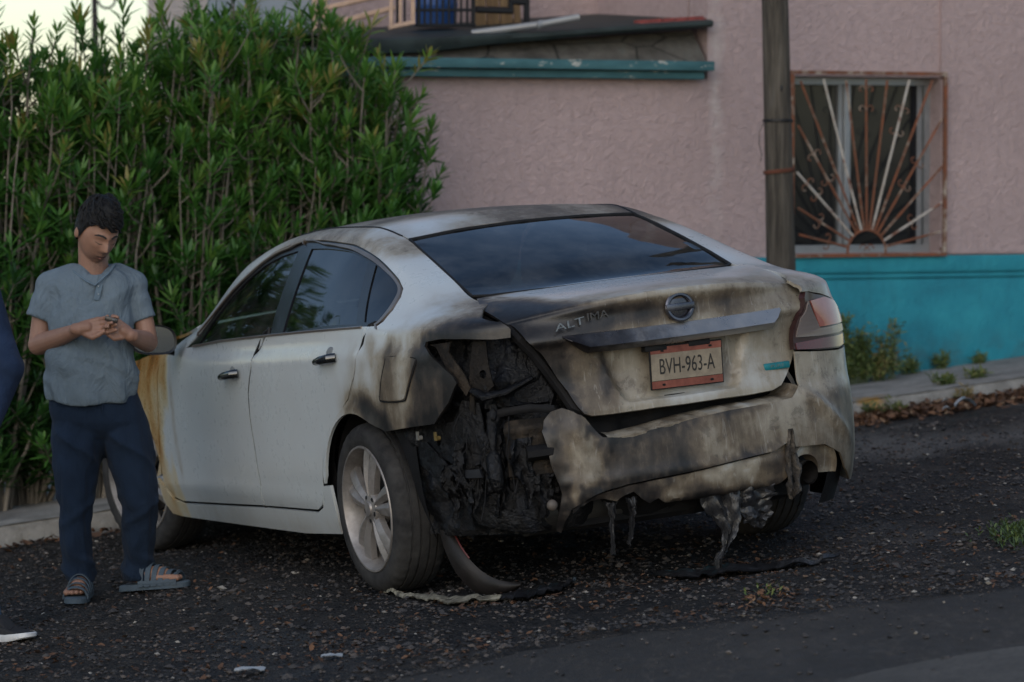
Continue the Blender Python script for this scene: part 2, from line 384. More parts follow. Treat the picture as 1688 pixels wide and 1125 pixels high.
WL = wp(470, 300)[0]; WR = wp(1688, 300)[0]+3.5; seam = wp(1166, 200)[0]
zc0 = wp(900, 134)[1]; ztop = 5.2; zb = -.2
win = (wp(1303, 300)[0]-.03, wp(1549, 300)[0], wp(1430, 417)[1], wp(1430, 127)[1])
edge2 = wp(1549, 60)[0]
def wall3(off): return lambda u, v, d: (u, off+d, v)
tealtop = wp(1550, 421)[1]
wpoly = [(WL, zb), (WR, zb), (WR, ztop), (seam, ztop), (seam, zc0+.02), (WL, zc0+.02)]
hole = [(win[0], win[2]), (win[1], win[2]), (win[1], win[3]), (win[0], win[3])]
slab('wall', wpoly, [hole], wall3(0), .22, pink, house, .25)
slab('wall', [(edge2, tealtop+.01), (WR, tealtop+.01), (WR, ztop-.02), (edge2, ztop-.02)], (), wall3(-.022), .0215, pink, house, .3)      # thicker coat right of the window
# upper storey set back behind the roof terrace, and the side return
slab('wall', [(WL+.9, zc0-.3), (seam+.3, zc0-.3), (seam+.3, 4.6), (WL+.9, 4.6)], (), wall3(1.45), .2, pink_b, house, .4)
MB().box((seam+.10, .85, (zc0+ztop)/2-.1), (.098, .6, (ztop-zc0)/2-.15)).build('wall', pink_b, house, False)
# base band: three courses with two dark grooves
def course(z0, z1, pr, mb): mb.box(((WL+WR)/2, -pr/2-.001, (z0+z1)/2), ((WR-WL)/2, pr/2, (z1-z0)/2), bev=.006)
mb = MB(); g1, g2 = wp(1550, 449.5)[1], wp(1550, 458.5)[1]; course(zb, g2-.006, .034, mb); course(g2+.006, g1-.006, .034, mb); course(g1+.006, tealtop, .036, mb); course(zb+.01, tealtop-.01, .016, mb)
mb.build('base_band', teal, house)
# cornice on the low block
z1, z2 = wp(900, 115)[1], wp(900, 99)[1]; cr = wp(1160, 115)[0]; cr2 = wp(1150, 130)[0]
mb = MB(); mb.box(((WL+cr2)/2, -.045, (zc0+.012+z1)/2), ((cr2-WL)/2, .044, (z1-zc0-.012)/2-.004), bev=.008)
mb.box(((WL+cr)/2, -.07, (z1+z2)/2), ((cr-WL)/2, .069, (z2-z1)/2), bev=.008); mb.build('cornice', corn, house)
# cracked mortar parapet leaning up to the sheet roof
mort = NT('cracked_mortar'); v = mort.coord(); mc = mort.ramp(mort.noise(5, 6, .65, v), [(.3, (.05,.046,.04)), (.55, (.125,.115,.10)), (.75, (.10,.125,.125))])
mc = mort.mix(mort.ramp(mort.voro(2.3, mort.coord((1, 1, 2.2)), 'DISTANCE_TO_EDGE'), [(.0, 1), (.025, 0)]), mc, (.012,.012,.012)); mort.set('Base Color', mc); mort.set('Roughness', .95); mort.bump(mort.noise(22, 6, .7, v), .9, .03)
pr = []
for i in range(61):
    f = i/60; u = WL + (cr-.02-WL)*f; zt = (wp(665, 80)[1] + (wp(1150, 50)[1]-wp(665, 80)[1])*max(0, (u-wp(665, 80)[0])/(cr-wp(665, 80)[0])))
    row = []
    for k in range(13):
        g = k/12; row.append((u, -.06+.16*g+.012*fbm((u*4, g*3, 9)), z2+.002+(zt-z2)*g+(.01*fbm((u*9, 2, g*4)) if k < 2 else 0)))
    pr.append(row + [(u, .3, zt), (u, .3, z2)])
MB().grid(np.array(pr)).build('parapet', mort.m, house)
# dark sheet metal roof edge, slightly bent, with a red painted strip at its far end
dsheet = plain('dark_green_sheet', (.030,.042,.042), .55, .4, .35, 6, .2, 30)
redp = plain('flaking_red_paint', (.20,.045,.04), .8, 0, .5, 20, .3)
def roofline(u): # picture v of the sheet's lower edge
    return np.interp(u, [640, 700, 780, 900, 1000, 1160], [66, 64, 60, 54, 47, 37])
rows = []
for uu in np.linspace(560, 1162, 60):
    w, z = wp(uu, roofline(uu)); th = np.interp(uu, [600, 690, 800, 950, 1160], [.075, .075, .05, .034, .03]); w2 = w
    bt = -.10 + .01*math.sin(w*3)
    rows.append([(w, bt+.02, z-th), (w, bt, z-th*.5), (w, bt, z), (w, bt+.03, z+.012), (w, 1.4, z+.10), (w, 1.4, z-.02), (w, bt+.04, z-th)])
MB().grid(np.array(rows)).build('roof', dsheet, house)
mb = MB()
for k, (a, b) in enumerate([(1050, 1090), (1093, 1112), (1115, 1132), (1136, 1160), (1050, 1158)]):
    wa, za = wp(a, roofline(a)-(6 if k < 4 else 2)); wb, zb_ = wp(b, roofline(b)-(6 if k < 4 else 2)); s = (zb_-za)/(wb-wa)
    mb.box(((wa+wb)/2, .02 if k < 4 else -.03, (za+zb_)/2+.004), ((wb-wa)/2, .02, .011), Matrix.Rotation(-math.atan(s), 3, 'Y'))
mb.build('ridge_strip', redp, house)
# rain pipe lying over the roof edge
pa = [wp(790, 54, -.05), wp(845, 47, -.1), wp(895, 40, -.16), wp(958, 28, -.22)]; pa = [(a[0], o, a[1]) for a, o in zip(pa, (.05, -.05, -.12, -.2))]
mb = MB(); mb.tube(pa, .019, 14, cap=False); mb.tube(pa, .016, 14, cap=False); mb.tube([Vector(pa[2])+Vector((-.02,0,-.008)), Vector(pa[2])+Vector((.015,0,.006))], .0225, 14); pipe = mb.build('drain_pipe', plain('grey_pipe', (.23,.24,.25), .35, .1, .1), house)

# window with two sliding panes
wx0, wx1, wz0, wz1 = win
mb = MB(); fy = .14
for a in [((wx0+wx1)/2, fy, wz0+.022, (wx1-wx0)/2, .03, .022), ((wx0+wx1)/2, fy, wz1-.022, (wx1-wx0)/2, .03, .022), (wx0+.018, fy, (wz0+wz1)/2, .018, .028, (wz1-wz0)/2-.045), (wx1-.018, fy, (wz0+wz1)/2, .018, .028, (wz1-wz0)/2-.045)]: mb.box(a[:3], a[3:])
mx = wp(1412, 300)[0]; mb.box((mx, fy-.008, (wz0+wz1)/2), (.019, .028, (wz1-wz0)/2-.046), bev=.004); mb.box((mx-.034, fy+.012, (wz0+wz1)/2), (.012, .02, (wz1-wz0)/2-.046)); mb.box((wx1-.06, fy+.012, (wz0+wz1)/2), (.016, .02, (wz1-wz0)/2-.046))
wf = mb.build('window', alu, house, False)
for a, b, o in ((wx0+.036, mx-.046, .02), (mx+.02, wx1-.076, .0)):
    MB().box(((a+b)/2, fy+o, (wz0+wz1)/2), ((b-a)/2, .004, (wz1-wz0)/2-.047)).build('pane', glass_dark, wf, False)
# curtain edge seen behind the glass and a dark room
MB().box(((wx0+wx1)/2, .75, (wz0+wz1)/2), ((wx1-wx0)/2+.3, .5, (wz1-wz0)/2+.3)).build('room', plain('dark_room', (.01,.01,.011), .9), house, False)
# sunburst grille in front
gr = empty('window_grille', (0, 0, 0), house); fyg = -.055
gx0, gx1, gz0, gz1 = win[0]-.0, win[1]+.012, win[2]-.012, win[3]+.02
mb = MB()
for c, h in (((gx0+gx1)/2, gz0), (0, 0)), (((gx0+gx1)/2, gz1), (0, 0)): mb.box((c[0], fyg, c[1]), ((gx1-gx0)/2, .010, .010))
for x in (gx0+.010, gx1-.010): mb.box((x, fyg, (gz0+gz1)/2), (.010, .010, (gz1-gz0)/2-.0105))
for x in (gx0+.02, gx1-.012):
    for z in (gz0+.03, gz1-.02): mb.box((x, fyg/2, z), (.006, -fyg/2-.011, .006))
mb.build('frame', rust, gr, False)
hx, hz = wp(1421, 415); rr = .125
mb = MB(); mb.tube([(hx+rr*math.cos(q), fyg, hz+rr*math.sin(q)) for q in np.linspace(-.12, math.pi+.12, 25)], .008, 6); mb.build('hub_arch', rust, gr)
rays_ = [(1308, 207), (1306, 284), (1308, 343), (1310, 387), (1312, 134), (1350, 131), (1387, 133), (1420, 131), (1455, 133), (1491, 133), (1529, 133), (1545, 196), (1545, 275), (1545, 334), (1542, 382)]
CU = []
for k, (u, v) in enumerate(rays_):
    tx, tz = wp(u, v); d = Vector((tx-hx, 0, tz-hz)); dn = d.normalized(); a = Vector((hx, fyg, hz))+dn*rr; b = Vector((tx, fyg, tz))
    MB().tube([a, a+(b-a)*.5, b], .0072, 6).build('ray_bar', rust if k % 4 != 1 else pale_iron, gr)
    CU.append((a, b, dn))
def scroll(c, dn, side):
    nn = Vector((dn.z, 0, -dn.x))*side; P = []
    for q in np.linspace(0, 1, 15):
        an = q*4.6; r = .026*(1-.66*q); P.append(c + nn*(.030-math.cos(an)*r) + dn*(math.sin(an)*r))
    return [c]+P
for k, (f) in ((1, .80), (1, .66), (9, .80), (9, .66), (0, .72), (0, .5), (11, .62), (11, .42), (3, .45), (13, .5), (7, .93), (7, .8), (2, .62)):
    a, b, dn = CU[k]; c = a+(b-a)*f
    mb = MB(); [mb.tube(scroll(c, dn if f > .7 else -dn, s), .0035, 5) for s in (1, -1)]; mb.build('scroll', rust, gr)
for s in (1, -1): MB().tube(scroll(Vector((hx-.05*s, fyg, hz+.02)), Vector((0,0,1)), s), .0035, 5).build('scroll', rust, gr)
# terrace fittings
bal = empty('terrace_railing', (0,0,0)); bal.matrix_world = HM
tag(bal, 'black iron bar railing with a peach painted end frame on the roof terrace', 'railing')
peach = plain('peach_paint', (.48,.33,.24), .7, 0, .2, 20)
def bar(mb, u0, v0, u1, v1, off, r=.01):
    a = wp(u0, v0, off); b = wp(u1, v1, off); mb.tube([(a[0], off, a[1]), (b[0], off, b[1])], r, 6)
o1 = .40
mb = MB()
for u in np.linspace(690, 780, 10): bar(mb, u, -60, u, 42, o1, .0075 if u not in (690, 780) else .013)
for v in (-55, 17, 42): bar(mb, 684, v, 784, v, o1, .009)
bar(mb, 655, -60, 655, 44, o1, .008); bar(mb, 667, -60, 667, 44, o1, .007)
mb.build('bars', dark_iron, bal)
mb = MB(); bar(mb, 641, 46, 683, 37, o1-.02, .014); bar(mb, 645, -60, 645, 45, o1-.02, .011); bar(mb, 660, -60, 660, 40, o1-.02, .009); bar(mb, 681, -60, 681, 38, o1-.02, .013); mb.build('end_frame', peach, bal)
mb = MB()
bar(mb, 785, 16, 845, 18, o1+.25, .02); bar(mb, 868, -60, 868, 40, o1+.25, .02); bar(mb, 840, 2, 868, 4, o1+.25, .02); bar(mb, 842, -60, 842, 22, o1+.25, .016); mb.build('post', dark_iron, bal)
# blue water drum behind the bars
dr = empty('blue_drum'); c = wp(716, 20, .72); P = HM @ Vector((c[0], .72, 0)); zb_ = wp(716, 44, .72)[1]
dr.location = (P.x, P.y, zb_); tag(dr, 'blue plastic water drum behind the black terrace bars', 'drum')
bl = plain('blue_plastic', (.012,.06,.21), .45, 0, .2)
prof = [(0, 0), (.115, 0), (.125, .02), (.128, .1), (.133, .11), (.133, .13), (.128, .14), (.128, .27), (.133, .28), (.133, .3), (.128, .31), (.124, .42), (.11, .45), (0, .455)]
V = []; F = []; n = 28; k = len(prof)
for i in range(n):
    for r_, h_ in prof: V.append((r_*math.cos(i*2*math.pi/n), r_*math.sin(i*2*math.pi/n), h_))
for i in range(n):
    for j in range(k-1): F.append((i*k+j, ((i+1) % n)*k+j, ((i+1) % n)*k+j+1, i*k+j+1))
MB().add(V, F).build('body', bl, dr); MB().tube([(.05, 0, .45), (.05, 0, .475)], .03, 12).build('cap', bl, dr)
# leaning boards on the terrace
bd = empty('leaning_boards'); c = wp(815, 40, .95); P = HM @ Vector((c[0], .95, 0)); bd.location = (P.x, P.y, wp(815, 48, .95)[1]); bd.rotation_euler = (0, 0, math.atan2(KE[1], KE[0]))
tag(bd, 'brown and yellow wooden boards leaning on the pink terrace wall', 'boards')
wm = NT('board_wood'); wv = wm.coord(); wm.set('Base Color', wm.ramp(wm.noise(5, 5, .6, wm.coord((7, 7, .6))), [(.3, (.10,.055,.025)), (.7, (.22,.145,.07))])); wm.set('Roughness', .8)
for k in range(7):
    MB().box((-.12+.042*k, .02*(k % 2), .3), (.0195, .009, .3+.02*(k % 3)), Matrix.Rotation(R(-6), 3, 'X')).build('board', wm.m, bd, False)
# grey sheet sided block and peach stair rail further left
blk = empty('grey_block'); blk.matrix_world = HM; tag(blk, 'blue grey sheet sided block behind the peach stair rail, above the hedge', 'building')
sid = NT('grey_siding'); sv = sid.coord(); sx = sid.sep(sv); sid.set('Base Color', sid.mix(sid.ramp(sid.math('FRACT', sid.math('MULTIPLY', sx[2], 9)), [(0, .8), (.06, 0)]), sid.ramp(sid.noise(2, 4, .5, sv), [(.3, (.20,.24,.28)), (.7, (.27,.31,.35))]), (.06,.07,.08))); sid.set('Roughness', .7)
wa, wb = wp(380, 20, 1.7)[0], wp(600, 20, 1.7)[0]
MB().box(((wa+wb)/2, 1.9, 2.2), ((wb-wa)/2, .2, 1.6)).build('wall', sid.m, blk, False)
wc = wp(660, 20, 1.55)[0]
pw = NT('peeling_white'); pv = pw.coord(); pw.set('Base Color', pw.ramp(pw.noise(6, 6, .7, pw.coord((1, 1, 3))), [(.4, (.42,.36,.33)), (.6, (.55,.50,.46))])); pw.set('Roughness', .85)
MB().box(((wb+wc)/2+.02, 1.75, 2.2), ((wc-wb)/2, .17, 1.55)).build('column', pw.m, blk, False)
MB().box((wb+.03, 1.62, 2.2), (.04, .03, 1.5)).build('trim', plain('pale_blue_trim', (.42,.50,.56), .7), blk, False)
sr = empty('stair_rail'); sr.matrix_world = HM; tag(sr, 'peach painted metal stair rail rising behind the hedge top', 'railing')
mb = MB(); oo = 1.0
for u in (519, 536): bar(mb, u, -60, u, 52, oo, .016)
bar(mb, 536, 14, 640, -10, oo, .016); bar(mb, 545, 41, 650, 13, oo, .016); bar(mb, 519, 26, 536, 26, oo, .012); bar(mb, 545, 41, 537, 44, oo, .014)
mb.build('rail', peach, sr); mb = MB(); bar(mb, 527, -60, 527, 50, oo+.05, .012); mb.build('post', dark_iron, sr)
# far pale house seen through the hedge top, far left
fh = empty('far_house'); P = CAMP + ray(335, 60)*30; fh.location = (P.x, P.y, 0); tag(fh, 'pale grey stucco house wall far behind the hedge, under the sky', 'house')
fm = stucco('far_stucco', (.40,.37,.36), False)
x0, x1 = (-.66, .95)
MB().box(((x0+x1)/2+.2, 1, 1.8), ((x1-x0)/2, 1, 2.6)).build('wall', fm, fh, False)
MB().box((x0+1.2, -.03, 3.0), (.28, .03, .16)).build('window', plain('dark_opening', (.02,.02,.022), .6), fh, False)
MB().box(((x0+x1)/2+.2, 1, 4.46), ((x1-x0)/2+.08, 1.08, .06)).build('roof', fm, fh, False)
# ------------------------------------------------------------------ utility pole, lamp
pole_m = NT('old_pole_wood'); v = pole_m.coord((9, 9, .55)); f = pole_m.noise(4, 6, .7, v)
pc = pole_m.ramp(f, [(.3, (.018,.015,.012)), (.48, (.058,.050,.040)), (.7, (.130,.114,.092))]); pc = pole_m.mix(pole_m.ramp(pole_m.noise(2.2, 4, .6, pole_m.coord((6, 6, .5))), [(.62, 0), (.7, .55)]), pc, (.13,.128,.12))
pole_m.set('Base Color', pc); pole_m.set('Roughness', .95); pole_m.bump(pole_m.noise(5, 6, .7, v), 1.0, .02)
d = ray(1284, 440); t = ((KO[0]-0)*KN[0]+(KO[1]-0)*KN[1]+.35)/(d.x*KN[0]+d.y*KN[1]); PB = CAMP+d*t; sc_ = t*d.y/FPX*1.0
pz = PAV(PB.x, PB.y); up = empty('utility_pole', (PB.x, PB.y, pz-.05)); tag(up, 'weathered wooden utility pole with rusty wire bands beside the barred window', 'pole')
def pl(u, v): q = ray(u, v)*t; P = CAMP+q; return P
rows = []; zt = 6.0; n = 22
def prow(z):
    v = 277-(z-1.678)/ (PB.y/FPX); cx = np.interp(v, [-900, 0, 465], [1247, 1276, 1288.5]); r = np.interp(v, [-900, 0, 465], [19, 21.5, 24.5])
    return (cx-844)/FPX*PB.y-PB.x, r/FPX*PB.y
for z in np.linspace(pz-.05, zt, 60):
    x, r = prow(z); rows.append([(x+r*math.cos(q)*(1+.03*fbm((math.cos(q)*2, math.sin(q)*2, z))), r*math.sin(q), z-pz+.05) for q in np.linspace(0, 2*math.pi, n)])
mb = MB().grid(np.array(rows)); x, r = prow(zt); mb.tube([(x, 0, zt-pz+.045), (x, 0, zt-pz+.06)], r, 16); mb.build('post', pole_m.m, up)
def band(v, mat, nm, tilt=.0, turns=2):
    z = CAM_H + (277-v)*PB.y/FPX; x, r = prow(z); P = [(x+(r+.004)*math.cos(q), (r+.004)*math.sin(q), z-pz+.05+tilt*math.cos(q)+.006*q/(2*math.pi)) for q in np.linspace(0, 2*math.pi*turns, 24*turns)]
    MB().tube(P, .005, 6).build(nm, mat, up)
rustw = plain('rusty_wire', (.09,.03,.016), .9, 0, .4)
band(203, dark_iron, 'wire_band', 0); band(287, rustw, 'wire_band', .008, 3)
z = CAM_H+(277-205)*PB.y/FPX; x, r = prow(z)
MB().tube([(x-r-.004, -.01, z-pz+.05), (x-r-.025, -.02, z-pz), (x-r-.028, -.02, z-pz-.06), (x-r-.012, -.01, z-pz-.12), (x-r-.02, -.01, z-pz-.16)], .0022, 5).build('loose_wire', dark_iron, up)
z = CAM_H+(277-148)*PB.y/FPX; x, r = prow(z); MB().ball((x+r*.25, -r*.97, z-pz+.05), (.008, .004, .018)).build('knot', dark_iron, up)
# wrought iron lamp post behind the hedge
P = CAMP + ray(157, 60)*24; lp = empty('street_lamp', (P.x, P.y, float(gz(P.x, P.y)))); tag(lp, 'slim dark lamp post with a curled bracket rising behind the hedge', 'lamp post')
h = P.z-lp.location.z; k = 24/FPX
MB().tube([(0, 0, 0), (0, 0, h), (-1*k, 0, h+60*k), (-2*k, 0, h+150*k)], [.03, .022, .018, .016], 10).build('post', dark_iron, lp)
MB().tube([((5+14*(1-math.cos(q)))*k*1.0, 0, h+(48+12*1)*k-14*k*math.sin(q)*1.0) for q in np.linspace(.1, math.pi+.9, 16)], .008, 6).build('scroll_bracket', dark_iron, lp)
# ------------------------------------------------------------------ car body surfaces (metres, x forward from the rear axle, y left, z up)
def pchip(xs,ys):
    xs=np.array(xs,float);ys=np.array(ys,float)
    if xs[0]>xs[-1]: xs,ys=xs[::-1],ys[::-1]
    h=np.diff(xs);d=np.diff(ys)/h;m=np.zeros_like(ys)
    for i in range(1,len(xs)-1):
        if d[i-1]*d[i]>0:
            w1=2*h[i]+h[i-1];w2=h[i]+2*h[i-1];m[i]=(w1+w2)/(w1/d[i-1]+w2/d[i])
    m[0]=d[0];m[-1]=d[-1]
    def f(x):
        x=np.clip(np.asarray(x,float),xs[0],xs[-1]);i=np.clip(np.searchsorted(xs,x)-1,0,len(h)-1)
        t=(x-xs[i])/h[i]
        return (2*t**3-3*t**2+1)*ys[i]+(t**3-2*t**2+t)*h[i]*m[i]+(-2*t**3+3*t**2)*ys[i+1]+(t**3-t**2)*h[i]*m[i+1]
    return f
# ---- plan outline, rear centre -> left side -> front centre
PLAN=np.array([(-1.085,0),(-1.078,.2),(-1.055,.40),(-1.015,.58),(-.945,.72),(-.81,.825),(-.6,.88),(-.35,.902),(0,.912),(.5,.914),(1.5,.912),(2.3,.90),(2.8,.882),(3.15,.845),(3.42,.765),(3.6,.62),(3.70,.4),(3.75,.2),(3.76,0)])
def _cr(P,n=24):
    Q=np.vstack([P[1]*[1,-1],P,P[-2]*[1,-1]]);out=[]
    for i in range(1,len(Q)-2):
        for k in range(n):
            t=k/n;out.append(.5*((2*Q[i])+(-Q[i-1]+Q[i+1])*t+(2*Q[i-1]-5*Q[i]+4*Q[i+1]-Q[i+2])*t*t+(-Q[i-1]+3*Q[i]-3*Q[i+1]+Q[i+2])*t**3))
    out.append(P[-1]);return np.array(out)
_PD=_cr(PLAN);_PS=np.concatenate([[0],np.cumsum(np.linalg.norm(np.diff(_PD,axis=0),axis=1))])
_PT=np.gradient(_PD,_PS,axis=0)
def plan(s):
    a=np.abs(s);x=np.interp(a,_PS,_PD[:,0]);y=np.interp(a,_PS,_PD[:,1])
    tx=np.interp(a,_PS,_PT[:,0]);ty=np.interp(a,_PS,_PT[:,1]);l=np.hypot(tx,ty)
    nx=-ty/l;ny=tx/l   # outward for s>=0
    sg=np.where(np.asarray(s)<0,-1.,1.)
    return x,y*sg,nx,ny*sg
def s_of_x(x):  # left side station of a given x
    return np.interp(x,_PD[:,0],_PS)
dS=pchip([.15,.18,.25,.34,.36,.5,.66,.76,.82,.88,.93,1.0,1.05],[.075,.06,.035,.018,.014,.003,0,.001,.001,.006,.014,.03,.05])
dR=pchip([.15,.22,.30,.42,.58,.63,.66,.80,1.0,1.1],[.10,.07,.02,.0,.008,.02,.035,.045,.06,.09])
dF=pchip([.15,.3,.5,.7,.9,1.0],[.08,.02,0,.03,.12,.22])
# ---- upper sections: x: ysh,zsh, yr,zr, yd,zd, zc
ST=np.array([
( 3.70,.62,.74,.50,.77,.40,.78,.79),
( 3.40,.75,.82,.62,.855,.50,.87,.88),
( 2.8,.835,.885,.72,.935,.62,.955,.965),
( 2.40,.865,.925,.79,.955,.70,.985,1.02),
( 2.10,.874,.94,.79,.995,.735,1.03,1.06),
( 1.60,.884,.955,.705,1.235,.635,1.29,1.32),
( 1.20,.888,.968,.65,1.333,.57,1.375,1.405),
( .90,.888,.98,.628,1.357,.545,1.394,1.425),
( .50,.887,.992,.622,1.352,.53,1.387,1.42),
( .25,.884,1.0,.632,1.315,.515,1.342,1.365),
( .0,.878,1.01,.662,1.245,.525,1.268,1.292),
(-.25,.868,1.018,.70,1.158,.54,1.185,1.205),
(-.48,.852,1.022,.735,1.085,.56,1.108,1.115),
(-.70,.815,1.02,.72,1.062,.58,1.085,1.10),
(-.85,.745,1.01,.67,1.045,.56,1.066,1.09),
(-1.0,.555,1.00,.50,1.03,.45,1.05,1.08)])
_F=[pchip(ST[:,0],ST[:,i]) for i in range(1,8)]
TK=[0,.55,.70,1.0]
def upper(x,t):
    x=np.asarray(x,float);t=np.asarray(t,float);x,t=np.broadcast_arrays(x,t)
    ysh,zsh,yr,zr,yd,zd,zc=[f(x) for f in _F];a=np.abs(t)
    # bezier-ish through C,D,R,S
    bul=.018
    out_y=np.zeros(x.shape);out_z=np.zeros(x.shape)
    k=a<=.55;u=np.clip(a/.55,0,1);yy=yd*u;zz=zc-(zc-zd)*u**2.2;out_y=np.where(k,yy,out_y);out_z=np.where(k,zz,out_z)
    k=(a>.55)&(a<=.70);u=np.clip((a-.55)/.15,0,1)
    # quadratic with bulge at corner
    cy=yd+(yr-yd)*.62;cz=zd+(zr-zd)*.18
    yy=(1-u)**2*yd+2*u*(1-u)*cy+u*u*yr;zz=(1-u)**2*zd+2*u*(1-u)*cz+u*u*zr
    out_y=np.where(k,yy,out_y);out_z=np.where(k,zz,out_z)
    k=a>.70;u=np.clip((a-.70)/.30,0,1)
    my=(yr+ysh)/2+bul;mz=(zr+zsh)/2+bul*.5
    yy=(1-u)**2*yr+2*u*(1-u)*my+u*u*ysh;zz=(1-u)**2*zr+2*u*(1-u)*mz+u*u*zsh
    out_y=np.where(k,yy,out_y);out_z=np.where(k,zz,out_z)
    oy=out_y*np.sign(t+1e-12);out_z=out_z+.02*oy*np.clip((zc-1.15)/.22,0,1)
    return np.stack([x,oy,out_z],-1)
def lower(s,z,off=0.):
    s=np.asarray(s,float);z=np.asarray(z,float)
    x,y,nx,ny=plan(s)
    w=ny*ny;d=dS(z)*w+np.where(nx<0,dR(z),dF(z))*(1-w)-off
    return np.stack([x-nx*d,y-ny*d,z+0*x],-1)
Z0=.17
def side(s,v,off=0.):
    """v in [0,1]: sill to shoulder; v in [1,2]: shoulder to roof ditch (t 1 -> .55)"""
    s=np.asarray(s,float);v=np.asarray(v,float);s,v=np.broadcast_arrays(s,v)
    x,y,nx,ny=plan(s);xu=np.clip(x,-1.0,3.7)
    zsh=_F[1](xu);ysh=_F[0](xu)
    lo=lower(s,Z0+(zsh-Z0)*np.clip(v,0,1))
    top=lower(s,zsh);sh=np.stack([xu,ysh*np.where(s<0,-1,1),zsh],-1)
    # ease the shell top into the shoulder point
    e=np.clip((np.clip(v,0,1)-.8)/.2,0,1)[...,None];e=e*e*(3-2*e);lo=lo+(sh-top)*e
    t=(1-.45*np.clip(v-1,0,1))*np.where(s<0,-1,1)
    up=upper(xu,t)
    return np.where((v<=1)[...,None],lo,up)
# ---- boot lid
def lid(y,r):
    """y across, r 0 (glass) .. 9 (bottom edge)"""
    K=np.arange(10)
    xc=pchip(K,[-.46,-.74,-1.055,-1.058,-1.04,-1.045,-1.02,-1.0,-1.02,-1.04]);zc=pchip(K,[1.118,1.105,1.080,1.062,1.01,.945,.905,.80,.71,.652])
    kx=pchip(K,[0,.12,.36,.34,.25,.17,.16,.16,.16,.16]);kz=pchip(K,[.03,.06,.16,.14,.05,.0,0,0,0,0])
    y=np.asarray(y,float);r=np.asarray(r,float);y,r=np.broadcast_arrays(y,r)
    return np.stack([xc(r)+kx(r)*y*y+.25*kx(r)*y**4*4,y,zc(r)-kz(r)*y*y],-1)
# ------------------------------------------------------------------ oleander hedge: every shrub its own thing
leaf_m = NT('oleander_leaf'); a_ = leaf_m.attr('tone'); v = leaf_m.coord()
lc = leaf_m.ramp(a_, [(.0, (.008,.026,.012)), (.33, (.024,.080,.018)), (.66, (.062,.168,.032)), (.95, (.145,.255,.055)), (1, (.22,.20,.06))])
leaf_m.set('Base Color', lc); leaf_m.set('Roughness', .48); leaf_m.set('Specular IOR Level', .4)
tr = leaf_m.n.new('ShaderNodeBsdfTranslucent'); leaf_m.link(leaf_m.mix(1, lc, (1.3, 1.5, .6), 'MULTIPLY'), tr.inputs[0]); ms = leaf_m.n.new('ShaderNodeMixShader'); ms.inputs[0].default_value = .32
leaf_m.link(leaf_m.b.outputs[0], ms.inputs[1]); leaf_m.link(tr.outputs[0], ms.inputs[2]); leaf_m.link(ms.outputs[0], leaf_m.out.inputs[0]); leaf_m = leaf_m.m
bark = plain('grey_bark', (.135,.120,.098), .9, 0, .45, 9, .5, 60, (1,1,.3))
LT = np.array([(0, -.08, 0), (0, .08, 0), (.18, -.5, .0), (.18, .5, .0), (.18, 0, -.12), (.5, -.78, 0), (.5, .78, 0), (.5, 0, -.18), (.8, -.46, 0), (.8, .46, 0), (.8, 0, -.10), (1, 0, 0)])
LF = [(0, 4, 2), (0, 1, 4), (1, 3, 4), (2, 4, 7, 5), (4, 3, 6, 7), (5, 7, 10, 8), (7, 6, 9, 10), (8, 10, 11), (10, 9, 11)]
def whorl(mb, P, axis, n, L, wd, spread, tone, r):
    a = np.array(axis, float); a /= np.linalg.norm(a); b = np.cross(a, (.3, .5, .81)); b /= np.linalg.norm(b); c = np.cross(a, b)
    ph = r.random()*6.28
    for k in range(n):
        q = ph+k*2.4+r.uniform(-.3, .3); lv = k/n; tl = spread*(1.15-.75*lv)*r.uniform(.8, 1.25); o = b*math.cos(q)+c*math.sin(q)
        d = a*math.cos(tl)+o*math.sin(tl); s = np.cross(d, o*math.cos(tl)-a*math.sin(tl)); s /= np.linalg.norm(s)+1e-9; nn = np.cross(s, d)
        Lk = L*r.uniform(.75, 1.15)*(1-.25*lv); drp = r.uniform(.0, .22)
        p0 = np.array(P)+a*(.05*lv*1.2-.03)
        V = p0 + np.outer(LT[:, 0]*Lk, d) + np.outer(LT[:, 1]*wd, s) + np.outer(LT[:, 2]*wd, nn); V[:, 2] -= drp*Lk*LT[:, 0]**2
        mb.add(V, LF, 0, [min(1, max(0, tone+r.uniform(-.16, .16)+.12*lv))]*12)
